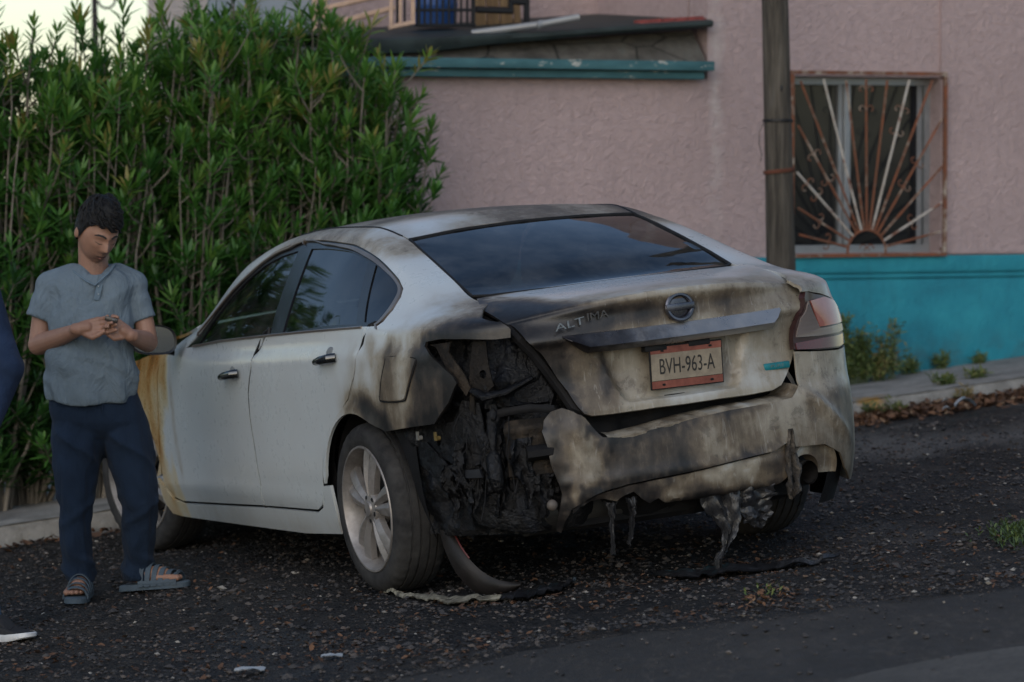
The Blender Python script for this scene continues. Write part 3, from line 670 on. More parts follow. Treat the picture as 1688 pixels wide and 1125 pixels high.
def shrub(w, d, h, rad, seed, top_tone=.62, nst=50):
    r = random.Random(seed); x, y = kp(w, d); z0 = PAV(x, y)-.02 if d < 3 else float(gz(x, y))
    root = empty('oleander_shrub', (x, y, z0)); tag(root, 'leafy green oleander shrub with pale stems in the tall hedge behind the burnt car', 'shrub', 'oleander shrubs of the hedge')
    st = MB(); lf = MB()
    for i in range(nst):
        q = r.random()*6.28; rb = .10*math.sqrt(r.random()); rt = rad*math.sqrt(r.random())*1.05
        hh = h*r.uniform(.72, 1.0)*(1-.10*(rt/rad)**2) if i > nst*.3 else h*r.uniform(.12, .72)
        base = Vector((rb*math.cos(q), rb*math.sin(q), 0)); tip = Vector((rt*math.cos(q)*1.05, rt*math.sin(q)*.9, hh))
        P = [];
        for k in range(9):
            f = k/8; P.append(base.lerp(tip, f**.85*.3+f*.7) + Vector((fbm((i, f*3, seed)), fbm((i+9, f*3, seed)), 0))*.05*f + Vector((0, 0, (tip.z)*(f-(f**.85*.3+f*.7)))))
        r0 = r.uniform(.007, .014); st.tube(P, [r0*(1-.62*k/8) for k in range(9)], 6)
        # tip and side shoots
        sh = [(P[8], (P[8]-P[6]), 1.0)]
        for k in range(r.randint(7, 11)):
            f = r.uniform(.14, .97); j = min(7, int(f*8)); b = P[j].lerp(P[j+1], f*8-j); q2 = r.random()*6.28; l = r.uniform(.08, .26)
            t = b+Vector((math.cos(q2)*l*.75, math.sin(q2)*l*.75, l*r.uniform(.5, 1.1))); m = b.lerp(t, .5)+Vector((0,0,-.02))
            st.tube([b, m, t], [r0*.45, r0*.36, r0*.28], 5); sh.append((t, t-m, f))
        for p, ax, f in sh:
            outer = min(1, math.hypot(p.x, p.y)/rad); tone = .16+top_tone*(.25+.75*max(0, (p.z/h-.25)/.75))*(.55+.45*outer)  # shade put into the leaf tone: darker low down and inside
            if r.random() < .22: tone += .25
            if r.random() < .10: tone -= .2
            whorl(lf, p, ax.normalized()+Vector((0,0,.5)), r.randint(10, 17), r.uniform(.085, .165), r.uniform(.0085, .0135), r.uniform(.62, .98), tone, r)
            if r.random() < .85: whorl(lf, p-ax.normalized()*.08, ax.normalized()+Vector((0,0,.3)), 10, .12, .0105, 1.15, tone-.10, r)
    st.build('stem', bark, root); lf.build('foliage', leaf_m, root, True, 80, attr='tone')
    return root
for k, (w, d, h, rad) in enumerate([(-2.72, .74, 2.34, .37), (-2.88, .90, 2.44, .40), (-3.10, .70, 2.40, .36), (-3.34, .92, 2.62, .40), (-3.56, .72, 2.44, .36), (-3.82, .92, 2.56, .40), (-4.06, .72, 2.40, .36), (-4.30, .95, 2.46, .40), (-4.56, .75, 2.58, .38), (-4.85, .9, 2.75, .4), (-5.2, .8, 2.6, .4)]):
    shrub(w, d, h, rad, 11+k, .66)
# low side growth hanging over at the hedge's free end
o = shrub(-2.56, .66, 1.98, .36, 77, .50, 56); o['label'] = 'dark green bushy end shrub of the hedge, leaning in front of the pink wall'; del o['group']
# weeds at the foot of the teal wall, tufts
weed_m = NT('weed_leaf'); a_ = weed_m.attr('tone'); weed_m.set('Base Color', weed_m.ramp(a_, [(0, (.030,.050,.016)), (.5, (.060,.100,.022)), (.8, (.12,.14,.035)), (1, (.16,.12,.05))])); weed_m.set('Roughness', .6); weed_m = weed_m.m
def weed(u, v, dd, h, n, label, name='weed', lw=.006, spread=.55, tone=.45):
    """a weed rooted at distance dd from the kerb in the line of sight of a pavement point"""
    q = ray(u, v); t = ((KO[0])*KN[0]+(KO[1])*KN[1]+dd)/(q.x*KN[0]+q.y*KN[1]); P = CAMP+q*t; z = PAV(P.x, P.y)-.01 if dd > 0 else float(gz(P.x, P.y))
    root = empty(name, (P.x, P.y, z)); tag(root, label, 'plant'); r = random.Random(int(u*7+v)); mb = MB(); sb = MB()
    for i in range(n):
        q = r.random()*6.28; l = h*r.uniform(.5, 1); e = Vector((math.cos(q)*spread*l*r.random(), math.sin(q)*spread*l*r.random()*.6, l)); b = Vector((r.uniform(-1, 1)*.03, r.uniform(-1, 1)*.02, 0))
        m = b.lerp(e, .5)+Vector((0,0,l*.1)); sb.tube([b, m, e+b], [.003, .0022, .0015], 4)
        for k in range(int(4+l*22)):
            f = r.uniform(.2, 1); p = b.lerp(e+b, f); whorl(mb, p, (r.uniform(-1,1), r.uniform(-1,1), .7), 4, r.uniform(.03, .06), lw, 1.0, tone+r.uniform(-.25, .3), r)
    sb.build('stem', weed_m, root); mb.build('foliage', weed_m, root, attr='tone'); return root
weed(1396, 610, 1.05, .42, 16, 'tall green weed beside the burnt car\'s right tail light, at the teal wall')
weed(1422, 630, 1.0, .28, 22, 'low bushy weed clump at the teal wall, nearest the car')
weed(1468, 632, 1.0, .36, 14, 'spindly yellow green weed against the middle of the teal wall', tone=.65)
weed(1447, 628, 1.0, .20, 20, 'short yellowish weed between two taller weeds at the teal wall', tone=.7)
weed(1410, 618, 1.0, .33, 22, 'bushy mid height weed at the teal wall just right of the tail light', tone=.4)
weed(1500, 628, 1.15, .12, 10, 'short green weed at the wall foot, right of the spindly one')
weed(1552, 622, 1.2, .12, 8, 'lone low weed at the wall foot below the window corner')
weed(1615, 616, 1.2, .07, 6, 'tiny weed sprouting at the foot of the teal wall, farthest from the car')
weed(1440, 690, -.03, .10, 7, 'small green weed at the kerb foot beside the yellow paint', tone=.4)
weed(1482, 690, -.04, .09, 7, 'small weed growing over the yellow painted kerb mark', tone=.55)
weed(1560, 645, .2, .06, 14, 'flat green weed creeping over the kerb top', spread=1.6, tone=.5)
weed(1610, 635, .35, .04, 12, 'thin patch of grass in a pavement crack', spread=2.0, tone=.5)
weed(1590, 672, -.05, .12, 7, 'dry brownish weed at the kerb behind the litter', tone=.95)
# ------------------------------------------------------------------ the burnt car
FW = Vector((-.41113, .91082, -.03775)); LF_ = Vector((-.9053, -.41270, -.10009))
FW = FW.normalized(); NN = FW.cross(LF_).normalized(); LF_ = NN.cross(FW).normalized()
_cn = Vector((-GA, -GB, 1)).normalized()
CO = Vector((.287, 14.375, 0)); CO.z = float(gz(CO.x, CO.y))
FW = (FW - _cn*FW.dot(_cn)).normalized(); LF_ = _cn.cross(FW).normalized(); NN = _cn
car = empty('burnt_car'); tag(car, 'white four door sedan with its left rear corner burnt out and bumper melted', 'car')
CM = Matrix(((FW.x, LF_.x, NN.x, CO.x), (FW.y, LF_.y, NN.y, CO.y), (FW.z, LF_.z, NN.z, CO.z), (0, 0, 0, 1)))
car.matrix_world = CM
def blob(X, c, r, s):
    d = (X-np.array(c))/np.array(r); return s*np.exp(-(d**2).sum(-1))
def nz(X, sc, o=4, seed=0):
    return np.array([fbm((p[0]*sc[0]+seed, p[1]*sc[1], p[2]*sc[2]), o) for p in X])
def soot_of(X):
    X = np.asarray(X, float); x, y, z = X.T; n1 = nz(X, (2.2, 2.2, 2.2)); n2 = nz(X, (7, 7, 2.2), 4, 5); n3 = nz(X, (14, 14, 9), 3, 9)
    s = blob(X, (-.93, .66, .82), (.30, .22, .28), 1.05)                                # round the lamp opening
    s += blob(X, (-.62, .86, .64), (.30, .3, .10), .62) + blob(X, (-.66, .86, .86), (.22, .3, .2), .42)
    arc = np.hypot(x+.02, z-.334); s += .85*np.exp(-((arc-.415)/.045)**2)*smst(.20, -.25, x)*smst(.5, .65, z)*(y > .5)   # along the wheel arch
    s += .30*smst(.35, -.15, x)*smst(.5, -.1, x)*(y > .6)*smst(.35, .6, z)*smst(1.05, .95, z)*(.6+.9*n2)
    rear = smst(-.75, -.95, x)
    s += rear*.29*(z > .1) + rear*blob(X, (-1.04, .34, 1.005), (9, .17, .055), .85) + rear*blob(X, (-1.04, .02, 1.01), (9, .24, .042), .42) + rear*blob(X, (-1.04, .50, .86), (9, .08, .18), .30) + rear*blob(X, (-1.04, -.30, 1.0), (9, .13, .08), .14)
    s += rear*blob(X, (-1.03, .29, .80), (9, .028, .12), .26) + rear*blob(X, (-1.03, .12, .86), (9, .03, .05), .15) + rear*blob(X, (-1.03, -.22, .74), (9, .03, .10), .10) - rear*blob(X, (-1.03, -.05, .69), (9, .34, .03), .10)
    lowb = rear*smst(.64, .60, z)
    s += lowb*(.16+.10*n2) + lowb*blob(X, (-1.08, .24, .46), (9, .10, .2), .30) + lowb*blob(X, (-1.08, .05, .40), (9, .06, .15), .15) + lowb*blob(X, (-1.0, .57, .4), (9, .06, .16), .45) - lowb*blob(X, (-1.08, .44, .55), (9, .09, .09), .18) + lowb*blob(X, (-1.08, -.30, .36), (9, .12, .05), .25)
    roof = smst(1.24, 1.34, z); s += roof*(.44*smst(1.7, 1.0, x)+.10*n1*1.5) - roof*blob(X, (.35, .40, 1.37), (.22, .22, .2), .42) + roof*blob(X, (.75, -.05, 1.4), (.35, .2, .3), .16)
    dk = smst(1.03, 1.07, z)*smst(1.15, 1.11, z)*smst(-.4, -.5, x); s += dk*(.10-.22) + dk*blob(X, (-.8, .52, 1.07), (.2, .1, .2), .75) + dk*blob(X, (-.75, -.50, 1.08), (.25, .16, .2), .30) + dk*blob(X, (-.6, .1, 1.1), (.09, .4, .2), -.1)
    s += blob(X, (-.5, .60, 1.08), (.16, .16, .07), .30) + blob(X, (-.80, .70, 1.0), (.16, .16, .05), .55)
    s += .45*np.exp(-((x-2.17)/.03)**2)*(y > .5)*smst(.25, .5, z)*smst(.98, .9, z)*(.6+.5*n2)     # scorch beside the front wing
    s = s*(1+.35*n2) + .05*n1 + .03*n3 + .04 + .10*smst(.36, .2, z)
    return np.clip(s, 0, 1)
def rust_of(X):
    x, y, z = np.asarray(X, float).T; n = nz(np.asarray(X), (9, 9, 3), 4, 3)
    return np.clip(smst(2.17, 2.27, x)*(y > .3)*(.20+.35*n+.42*smst(.55, .95, z)+.25*smst(2.3, 2.5, x)), 0, 1)
paint = NT('sooted_white_paint'); v = paint.coord(); s_ = paint.attr('soot'); ru = paint.attr('rust')
st1 = paint.noise(3.0, 6, .7, paint.coord((9, 9, 1.3))); f1 = paint.noise(26, 6, .7, v); f2 = paint.noise(5, 5, .6, v, .6)
se = paint.math('ADD', s_, paint.math('MULTIPLY', paint.math('SUBTRACT', st1, .5), paint.math('MULTIPLY_ADD', s_, .62, .015)))
se = paint.math('ADD', se, paint.math('MULTIPLY', paint.math('SUBTRACT', f1, .5), paint.math('MULTIPLY_ADD', s_, .50, .012)))
se = paint.math('ADD', se, paint.math('MULTIPLY', paint.math('SUBTRACT', f2, .5), paint.math('MULTIPLY_ADD', s_, .5, .03)), clamp=True)
pc = paint.ramp(se, [(.0, (.50,.545,.56)), (.10, (.46,.49,.50)), (.30, (.275,.249,.200)), (.52, (.118,.094,.066)), (.74, (.042,.034,.028)), (1, (.010,.009,.009))])
rc = paint.ramp(ru, [(.0, (.56,.58,.58)), (.3, (.50,.44,.30)), (.55, (.42,.285,.13)), (.8, (.28,.12,.025)), (1, (.06,.03,.015))]); pc = paint.mix(paint.ramp(ru, [(.08, 0), (.25, 1)]), pc, rc)
fk = paint.noise(13, 9, .78, v, .4); pc = paint.mix(paint.math('MULTIPLY', paint.ramp(fk, [(.55, 0), (.585, .42)]), paint.ramp(se, [(.22, 0), (.36, 1), (.62, 1), (.8, 0)])), pc, (.050,.041,.033)); fk2 = paint.noise(10, 9, .78, paint.coord((1, 1, .8)), .6); pc = paint.mix(paint.math('MULTIPLY', paint.ramp(fk2, [(.585, 0), (.61, .25)]), paint.ramp(se, [(.26, 0), (.36, 1), (.55, .6), (.7, 0)])), pc, (.34,.305,.24))
# pale wipe marks through the soot
wv = paint.noise(2.2, 3, .5, paint.coord((30, 30, 3), 'Object'), 1.2)
pc = paint.mix(paint.math('MULTIPLY', paint.ramp(wv, [(.62, 0), (.70, .55)]), paint.ramp(s_, [(.2, 0), (.34, .6), (.6, .3), (.8, 0)])), pc, (.46,.46,.43))
paint.set('Base Color', pc); paint.set('Roughness', paint.math('ADD', paint.ramp(se, [(0, .28), (.3, .42), (.6, .52), (1, .42)]), paint.math('MULTIPLY', paint.math('SUBTRACT', f1, .5), .25))); paint.set('Specular IOR Level', .5)
paint.set('Coat Weight', paint.ramp(se, [(.0, .55), (.3, .1), (.6, .0)])); paint.set('Coat Roughness', .12)
paint.bump(paint.math('ADD', paint.math('MULTIPLY', f1, paint.ramp(se, [(.22, 0), (.6, .8)])), paint.math('MULTIPLY', f2, .15)), .22, .006); paint = paint.m
gloss_black = plain('gloss_black_trim', (.010,.010,.011), .22, 0, .2)
mat_black = plain('black_plastic', (.012,.012,.013), .62, 0, .3, 20, .1, spec=.22)
satin = NT('browned_chrome'); sv = satin.coord(); satin.set('Base Color', satin.ramp(satin.noise(3, 4, .6, sv), [(.35, (.30,.26,.23)), (.7, (.20,.155,.13))])); satin.set('Metallic', .75); satin.set('Roughness', .38); satin = satin.m
chrome = plain('chrome', (.45,.47,.50), .16, 1, .15); 
burnt_chrome = NT('heat_stained_chrome'); sv = burnt_chrome.coord(); bx = burnt_chrome.sep(sv)
bcol = burnt_chrome.ramp(burnt_chrome.math('ADD', burnt_chrome.math('ADD', bx[1], .10), burnt_chrome.math('MULTIPLY', burnt_chrome.noise(9, 6, .7, sv), .5)), [(.0, (.50,.49,.48)), (.35, (.36,.355,.35)), (.55, (.12,.115,.115)), (.75, (.035,.032,.034))])
burnt_chrome.set('Base Color', bcol); burnt_chrome.set('Metallic', .8); burnt_chrome.set('Roughness', burnt_chrome.ramp(burnt_chrome.noise(14, 5, .6, sv), [(.3, .22), (.7, .5)])); burnt_chrome.bump(burnt_chrome.noise(20, 4, .6, sv), .25, .01); burnt_chrome = burnt_chrome.m
def tint_glass(name, tint, alpha, rough=.03):
    t = NT(name); g = t.n.new('ShaderNodeBsdfGlossy'); g.inputs[0].default_value = (.95, .97, 1, 1); g.inputs[1].default_value = rough
    tr = t.n.new('ShaderNodeBsdfTransparent'); tr.inputs[0].default_value = (*tint, 1); fr = t.n.new('ShaderNodeFresnel'); fr.inputs[0].default_value = 1.5
    v = t.coord(); du = t.n.new('ShaderNodeBsdfDiffuse'); du.inputs[0].default_value = (.085, .088, .088, 1)
    m0 = t.n.new('ShaderNodeMixShader'); t.link(t.math('MULTIPLY', t.ramp(t.noise(6, 5, .65, t.coord((1, 1, .4))), [(.4, 0), (.75, 1)]), alpha), m0.inputs[0]); t.link(tr.outputs[0], m0.inputs[1]); t.link(du.outputs[0], m0.inputs[2])
    ms = t.n.new('ShaderNodeMixShader'); t.link(fr.outputs[0], ms.inputs[0]); t.link(m0.outputs[0], ms.inputs[1]); t.link(g.outputs[0], ms.inputs[2]); t.link(ms.outputs[0], t.out.inputs[0])
    return t.m
rear_glass_m = tint_glass('dark_tinted_rear_glass', (.05,.055,.06), .5); side_glass_m = tint_glass('green_tinted_glass', (.30,.42,.36), .30); dark_glass_m = tint_glass('dark_tinted_side_glass', (.07,.08,.075), .25)

def panel(name, fn, poly, mat, parent=None, holes=(), st=.035, th=.012, off=None, mirror=False, vs=.8, attrs=True, o0=0., char=None):
    sg = -1 if mirror else 1
    pl = [(a, b*vs) for a, b in poly]; hl = [[(a, b*vs) for a, b in h] for h in holes]
    V, F = cdt(pl, hl, st); u = V[:, 0]*sg; vv = V[:, 1]/vs; e = 1e-3
    X = fn(u, vv); du = fn(u+e, vv)-fn(u-e, vv); dv = fn(u, vv+e)-fn(u, vv-e); N = np.cross(du, dv); l = np.linalg.norm(N, axis=1); N /= np.maximum(l, 1e-12)[:, None]
    C = np.stack([np.clip(X[:, 0], -.2, 3.0), 0*u, np.full_like(u, .6)], -1); N *= np.sign(((X-C)*N).sum(1))[:, None]
    O = np.full(len(u), o0) if off is None else off(u, vv, X)+o0
    X = X + N*O[:, None]; n = len(X); bd = boundary(F); bi = sorted({i for e_ in bd for i in e_}); mp = {i: n+k for k, i in enumerate(bi)}
    XX = np.vstack([X, X[bi]-N[bi]*th]); FF = [tuple(map(int, f)) for f in F] + [(b, a, mp[a], mp[b]) for a, b in bd]
    me = bpy.data.meshes.new(name); me.from_pydata([tuple(map(float, p)) for p in XX], [], FF)
    if attrs:
        so = soot_of(XX)
        if char:
            amt, wid, msk = char; Bv = V[bi]; dd = np.array([np.sqrt(((Bv-q)**2).sum(1).min()) for q in V]); dd = np.concatenate([dd, np.zeros(len(bi))]); so = np.clip(so+amt*msk(XX)*np.exp(-(dd/(wid*(.35+.9*np.abs(nz(XX, (16, 16, 16), 3, 40))*3)))**2), 0, 1)
        me.attributes.new('soot', 'FLOAT', 'POINT').data.foreach_set('value', so); me.attributes.new('rust', 'FLOAT', 'POINT').data.foreach_set('value', rust_of(XX))
    me.materials.append(mat); bm = bmesh.new(); bm.from_mesh(me); bm.normal_update()
    if len(F):
        fs = list(bm.faces); fs[0].normal
        d = sum(f.normal.dot(Vector(N[f.verts[0].index])) for f in fs[:len(F)])
        if d < 0: bmesh.ops.reverse_faces(bm, faces=fs)
    for f in bm.faces: f.smooth = True
    for ed in bm.edges:
        if len(ed.link_faces) == 2 and ed.calc_face_angle(0) > R(38): ed.smooth = False
    bm.to_mesh(me); bm.free()
    o = bpy.data.objects.new(name, me); COL.objects.link(o); o.parent = parent or car; return o
DLO = [(3.72,1.0),(3.58,1.28),(3.42,1.50),(3.25,1.62),(3.08,1.665),(2.91,1.675),(2.76,1.668),(2.544,1.655),(2.344,1.636),(2.133,1.616),(1.952,1.606),(1.785,1.606),(1.633,1.600),(1.556,1.572),(1.518,1.49),(1.490,1.31),(1.496,1.13),(1.523,1.062),(1.614,1.045),(2.024,1.012),(2.597,1.004),(3.231,1.0)]
FGL = [(3.55,1.018),(3.48,1.25),(3.37,1.43),(3.25,1.535),(3.1,1.588),(2.95,1.605),(2.79,1.608),(2.676,1.119),(2.64,1.013),(3.233,1.010)]
RGL = [(2.655,1.604),(2.496,1.601),(2.298,1.585),(2.087,1.562),(1.993,1.556),(1.744,1.072),(2.503,1.022),(2.555,1.218)]
QGL = [(1.905,1.556),(1.794,1.556),(1.663,1.550),(1.583,1.520),(1.550,1.345),(1.562,1.152),(1.60,1.105),(1.68,1.10)]
SHUT = [(2.666,1.0),(2.80,.936),(2.832,.851),(2.884,.739),(2.892,.612),(2.88,.453),(2.883,.261),(2.905,.145)]
RDR = [(2.4,1.018),(2.06,1.022),(1.614,1.052),(1.647,.919),(1.69,.80),(1.766,.70),(1.9,.617),(2.026,.529),(2.108,.411),(2.16,.25),(2.20,.185),(2.276,.155)]
DB = [(2.905,.145),(4.016,.103),(4.13,.125),(4.20,.19),(4.195,.3),(4.13,.569),(4.075,.877),(4.06,.985)]
sx0 = float(s_of_x(0.0))
def arc(a0, a1, r, n=18):  # wheel arch points in (s, v)
    o = []
    for q in np.linspace(R(a0), R(a1), n):
        x, z = r*math.cos(q), .334+r*math.sin(q); s = float(s_of_x(x)); o.append((s, (z-Z0)/(float(_F[1](x))-Z0)))
    return o
gap = .006
def inset(poly, d): # shrink an outline a little for the panel gap
    P = np.array([(a, b*.8) for a, b in poly]); n = len(P); A = .5*sum(P[i][0]*P[(i+1) % n][1]-P[(i+1) % n][0]*P[i][1] for i in range(n)); o = []
    for i in range(n):
        e1 = P[i]-P[i-1]; e2 = P[(i+1) % n]-P[i]; e1 /= np.linalg.norm(e1)+1e-9; e2 /= np.linalg.norm(e2)+1e-9; t = e1+e2; t /= np.linalg.norm(t)+1e-9
        nrm = np.array([-t[1], t[0]])*(1 if A > 0 else -1); q = P[i]+nrm*d; o.append((q[0], q[1]/.8))
    return o
def door_off(u, v, X):  # waist crease under the windows and the tucked lower flank
    x, z = X[:, 0], X[:, 2]; cr = .905+.035*smst(1.5, -.3, x)
    return .007*np.exp(-((z-cr+.012)/.022)**2) - .006*np.exp(-((z-cr-.035)/.03)**2) + .006*np.exp(-((z-.335)/.03)**2) - .004*smst(.31, .25, z)
cl = lambda P: list(P)
def both(name, poly, mat, **k):
    a = panel(name, side, poly, mat, **k); b = panel(name, side, poly, mat, mirror=True, **k); return a, b
fd = panel('front_door', side, inset([(2.666,1.017)]+cl(SHUT)[1:]+cl(DB)[1:-1]+[(4.06,1.0),(3.6,1.008)], gap), paint, off=door_off)
rd = panel('rear_door', side, inset(cl(SHUT[::-1])[:-1]+[(2.666,1.016)]+cl(RDR), gap), paint, off=door_off)
panel('front_door', side, inset(cl(SHUT)+cl(DB)[1:], gap), paint, off=door_off, mirror=True, st=.08); panel('rear_door', side, inset(cl(SHUT[::-1])+cl(RDR), gap), paint, off=door_off, mirror=True, st=.08)
for L_ in (SHUT, [(a, b) for a, b in RDR[2:]]):
    MB().tube([Vector(p) for p in (np.array(side(a, b))-np.array([plan(a)[2], plan(a)[3], 0])*.008 for a, b in smooth_poly(L_, 4, False)[:-4])], .0085, 6).build('shut_line_shade', mat_black, car)  # dark tube added behind the door gaps to stand for their shade
# body side: rear quarter, C pillar, roof rail and A pillar in one pressing
QREAR = [(1.436,.557),(1.052,.595),(.956,.691),(.921,.756),(.909,.775),(.925,.806),(1.05,.893),(1.108,.932),(1.105,.951),(1.02,.962),(.893,.965),(.79,.958),(.742,.962)]
QTOP = [(.752,1.06),(.768,1.2),(.79,1.36),(.96,1.80),(1.07,1.985),(1.25,1.99),(1.94,1.99),(2.6,1.99),(3.2,1.99),(3.55,1.98),(3.80,1.55),(3.92,1.01),(3.72,1.0)]
ARCH = arc(18, 104, .372)
QL = RDR[::-1][4:] ; QL = [(a-.003, b) for a, b in QL]
quarter_poly = [(2.11,.30)] + ARCH + QREAR + QTOP + DLO[1:19] + [(1.611,1.042)] + [(a, b) for a, b in RDR[3:9]]
# clean ordering: arch front foot -> arch -> rear -> top -> back along the window opening -> down the door edge
q_off = lambda u, v, X: door_off(u, v, X) + .010*np.exp(-((np.hypot(X[:, 0], X[:, 2]-.334)-.385)/.022)**2)*(v < .8)
qp = panel('quarter_panel', side, quarter_poly, paint, off=q_off, st=.03, char=(.6, .025, lambda X: smst(-.45, -.6, X[:, 0])*smst(1.03, .99, X[:, 2])))
QR_R = [(1.40,.56),(1.10,.64),(.93,.715),(.897,.72),(.897,.84),(.872,.937),(.785,.975),(.67,1.008),(.615,.985),(.60,1.0)]
QTR = [(.585,1.02),(.66,1.1),(.72,1.2),(.765,1.36),(.95,1.80),(1.07,1.985)] + QTOP[5:]
panel('quarter_panel', side, [(2.11,.30)] + ARCH + QR_R[:8] + [(.61,1.01),(.65,1.13),(.68,1.40),(.71,1.70),(.735,1.88),(.82,1.975),(1.05,1.99)] + QTR[6:] + DLO[1:19] + [(1.611,1.042)] + [(a, b) for a, b in RDR[3:9]], paint, off=q_off, mirror=True, st=.045)
# rocker, front wing, bonnet side
sxf = float(s_of_x(2.83))
FA = [(float(s_of_x(2.83+.372*math.cos(q))), (.334+.372*math.sin(q)-Z0)/(float(_F[1](2.83+.372*math.cos(q)))-Z0)) for q in np.linspace(R(165), R(15), 20)]
rock = [(2.072,.29),(2.15,.285),(2.17,.25),(2.21,.175),(2.285,.147),(2.905,.137),(4.016,.095),(4.14,.115),(4.215,.19),(4.29,.24),(4.30,.10),(4.25,.02),(4.127,.012),(3.26,.02),(2.526,.025),(2.10,.05),(2.08,.144)]
both('rocker', rock, paint, st=.04, o0=.002)
wing = [(4.06,.99),(4.08,.877),(4.135,.569),(4.20,.3),(4.22,.26),(4.30,.245)] + FA + [(5.15,.42),(5.35,.45),(5.6,.62),(5.62,.80),(5.3,.95),(4.8,.985)]
both('front_wing', inset(wing, gap), paint, st=.045)
bump_f = [(5.15,.40),(5.12,.2),(5.14,.02),(5.6,.0),(6.12,.0),(6.12,.84),(5.9,.82),(5.63,.80),(5.61,.61),(5.36,.44)]
both('front_bumper', inset(bump_f, gap), paint, st=.06)
# roof, bonnet, windscreen, rear screen
roofp = [(.255,0.0),(.262,-.3),(.285,-.545),(.6,-.548),(1.0,-.548),(1.22,-.548),(1.30,-.35),(1.34,0),(1.30,.35),(1.22,.548),(1.0,.548),(.6,.548),(.215,.545),(.238,.3)]
panel('roof', upper, roofp, paint, st=.04, vs=.95)
panel('bonnet', upper, [(2.12,-.62),(2.9,-.63),(3.35,-.63),(3.6,-.4),(3.66,0),(3.6,.4),(3.35,.63),(2.9,.63),(2.12,.62)], paint, st=.06, vs=1.2, o0=.004)
panel('windscreen', upper, [(1.31,-.35),(1.35,0),(1.31,.35),(1.24,.50),(1.7,.54),(2.08,.55),(2.10,0),(2.08,-.55),(1.7,-.54),(1.24,-.50)], side_glass_m, st=.08, vs=1, attrs=False, th=.004)
rg = [(.205,.545),(.22,.3),(.236,0),(.25,-.3),(.275,-.545),(.1,-.554),(-.1,-.556),(-.3,-.554),(-.44,-.548),(-.475,-.50),(-.50,-.25),(-.505,0),(-.495,.25),(-.465,.48),(-.44,.545),(-.3,.552),(-.1,.554),(.1,.552)]
panel('rear_window', upper, rg, rear_glass_m, st=.05, vs=1, attrs=False, th=.004, o0=-.004)
MB().tube([Vector(upper(a, b))-Vector((0,0,.001)) for a, b in rg]+[Vector(upper(*rg[0]))], .006, 6).build('rear_window_seal', mat_black, car)
for sgn in (1, -1): MB().tube([Vector(upper(x, sgn*.552))+Vector((0,0,-.001)) for x in np.linspace(.27, 1.22, 16)], .0055, 6).build('roof_seam', mat_black, car)
# side window frame, panes and trim
for mir in (False, True):
    sg = -1 if mir else 1
    panel('window_frame', side, DLO, gloss_black, holes=[FGL, RGL, QGL], mirror=mir, st=.04, o0=-.007, th=.02, attrs=False)
    panel('side_window', side, FGL, side_glass_m, mirror=mir, st=.06, o0=-.012, th=.004, attrs=False); panel('side_window', side, RGL, dark_glass_m, mirror=mir, st=.06, o0=-.012, th=.004, attrs=False); panel('side_window', side, QGL, dark_glass_m, mirror=mir, st=.06, o0=-.012, th=.004, attrs=False)
    up = [side(sg*a, b-.012) for a, b in smooth_poly(DLO, 3)[6:60]]
    mb = MB(); 
    rear_trim = [(2.76,1.645),(2.544,1.632),(2.344,1.613),(2.133,1.592),(1.952,1.582),(1.785,1.580),(1.66,1.574),(1.585,1.55),(1.545,1.48),(1.52,1.31),(1.526,1.15),(1.55,1.085),(1.62,1.062)]
    A = []; 
    for k, (a, b) in enumerate(smooth_poly(rear_trim, 3, False)[:-3]):
        f = k/36; wv_ = .018 if f > .15 else .012; c = np.array([1.95, 1.2]); dd = c-np.array([a, b]); dd = np.array([dd[0], dd[1]*.8]); dd /= np.linalg.norm(dd); 
        A.append([side(sg*(a-dd[0]*wv_*.6), b-dd[1]/.8*wv_*.6), side(sg*(a+dd[0]*wv_*.7), b+dd[1]/.8*wv_*.7)])
    G = np.array(A); cen = np.array([1.0, 0, .9]); out = G-cen; out[..., 0] = 0; out /= np.linalg.norm(out, axis=-1)[..., None]
    X = np.stack([G[:, 0]-out[:, 0]*.008, G[:, 0]+out[:, 0]*.003, G[:, 1]+out[:, 1]*.003, G[:, 1]-out[:, 1]*.010], 1)
    MB().grid(X).build('window_trim', satin, car)
    MB().tube([side(sg*a, b+.004) + np.array([0, sg*.002, 0]) for a, b in [(3.6,1.0),(3.231,1.0),(2.597,1.004),(2.024,1.012),(1.66,1.035)]], .0055, 6).build('window_trim', satin, car)
    MB().tube([side(sg*a, b-.01) for a, b in smooth_poly([(3.60,1.2),(3.42,1.485),(3.25,1.60),(3.08,1.65),(2.91,1.66),(2.80,1.655)], 3, False)[:-3]], .006, 6).build('window_trim', satin, car)
# inner shell: floor, sills, dark lining behind the panels
ss_ = np.linspace(-5.6, 5.6, 150)
keep = [(-5.6, -.66), (1.28, 5.6)]
dark = plain('charred_black', (.008,.008,.009), .7, 0, .4, 12, .3, spec=.2)
for a, b in keep:
    s1 = np.linspace(a, b, 90); G = []
    for s in s1:
        x = float(plan(s)[0]); arch = min(abs(x), abs(x-2.83)); v0 = .02 if arch > .41 else ((.34+math.sqrt(max(0, .41**2-arch**2)))-Z0)/.85
        col = [side(s, v0+(.985-v0)*f) for f in np.linspace(0, 1, 12)]; _, _, nx, ny = plan(s); col = [np.array(c)-np.array([nx, ny, 0])*.045 for c in col]; G.append(col)
    MB().grid(np.array(G)).build('inner_lining', dark, car)
MB().box((1.35, 0, .21), (1.15, .80, .02)).box((-.65, -.06, .30), (.22, .48, .06)).box((1.35, 0, .56), (.02, .78, .30)).box((3.1, 0, .5), (.5, .5, .2)).build('floor_pan', dark, car, False)
MB().box((-.30, 0, .86), (.35, .70, .02)).box((-.08, 0, .72), (.02, .74, .2)).build('rear_shelf', dark, car, False)
seat_m = plain('dark_seat_cloth', (.030,.032,.035), .9, 0, .3)
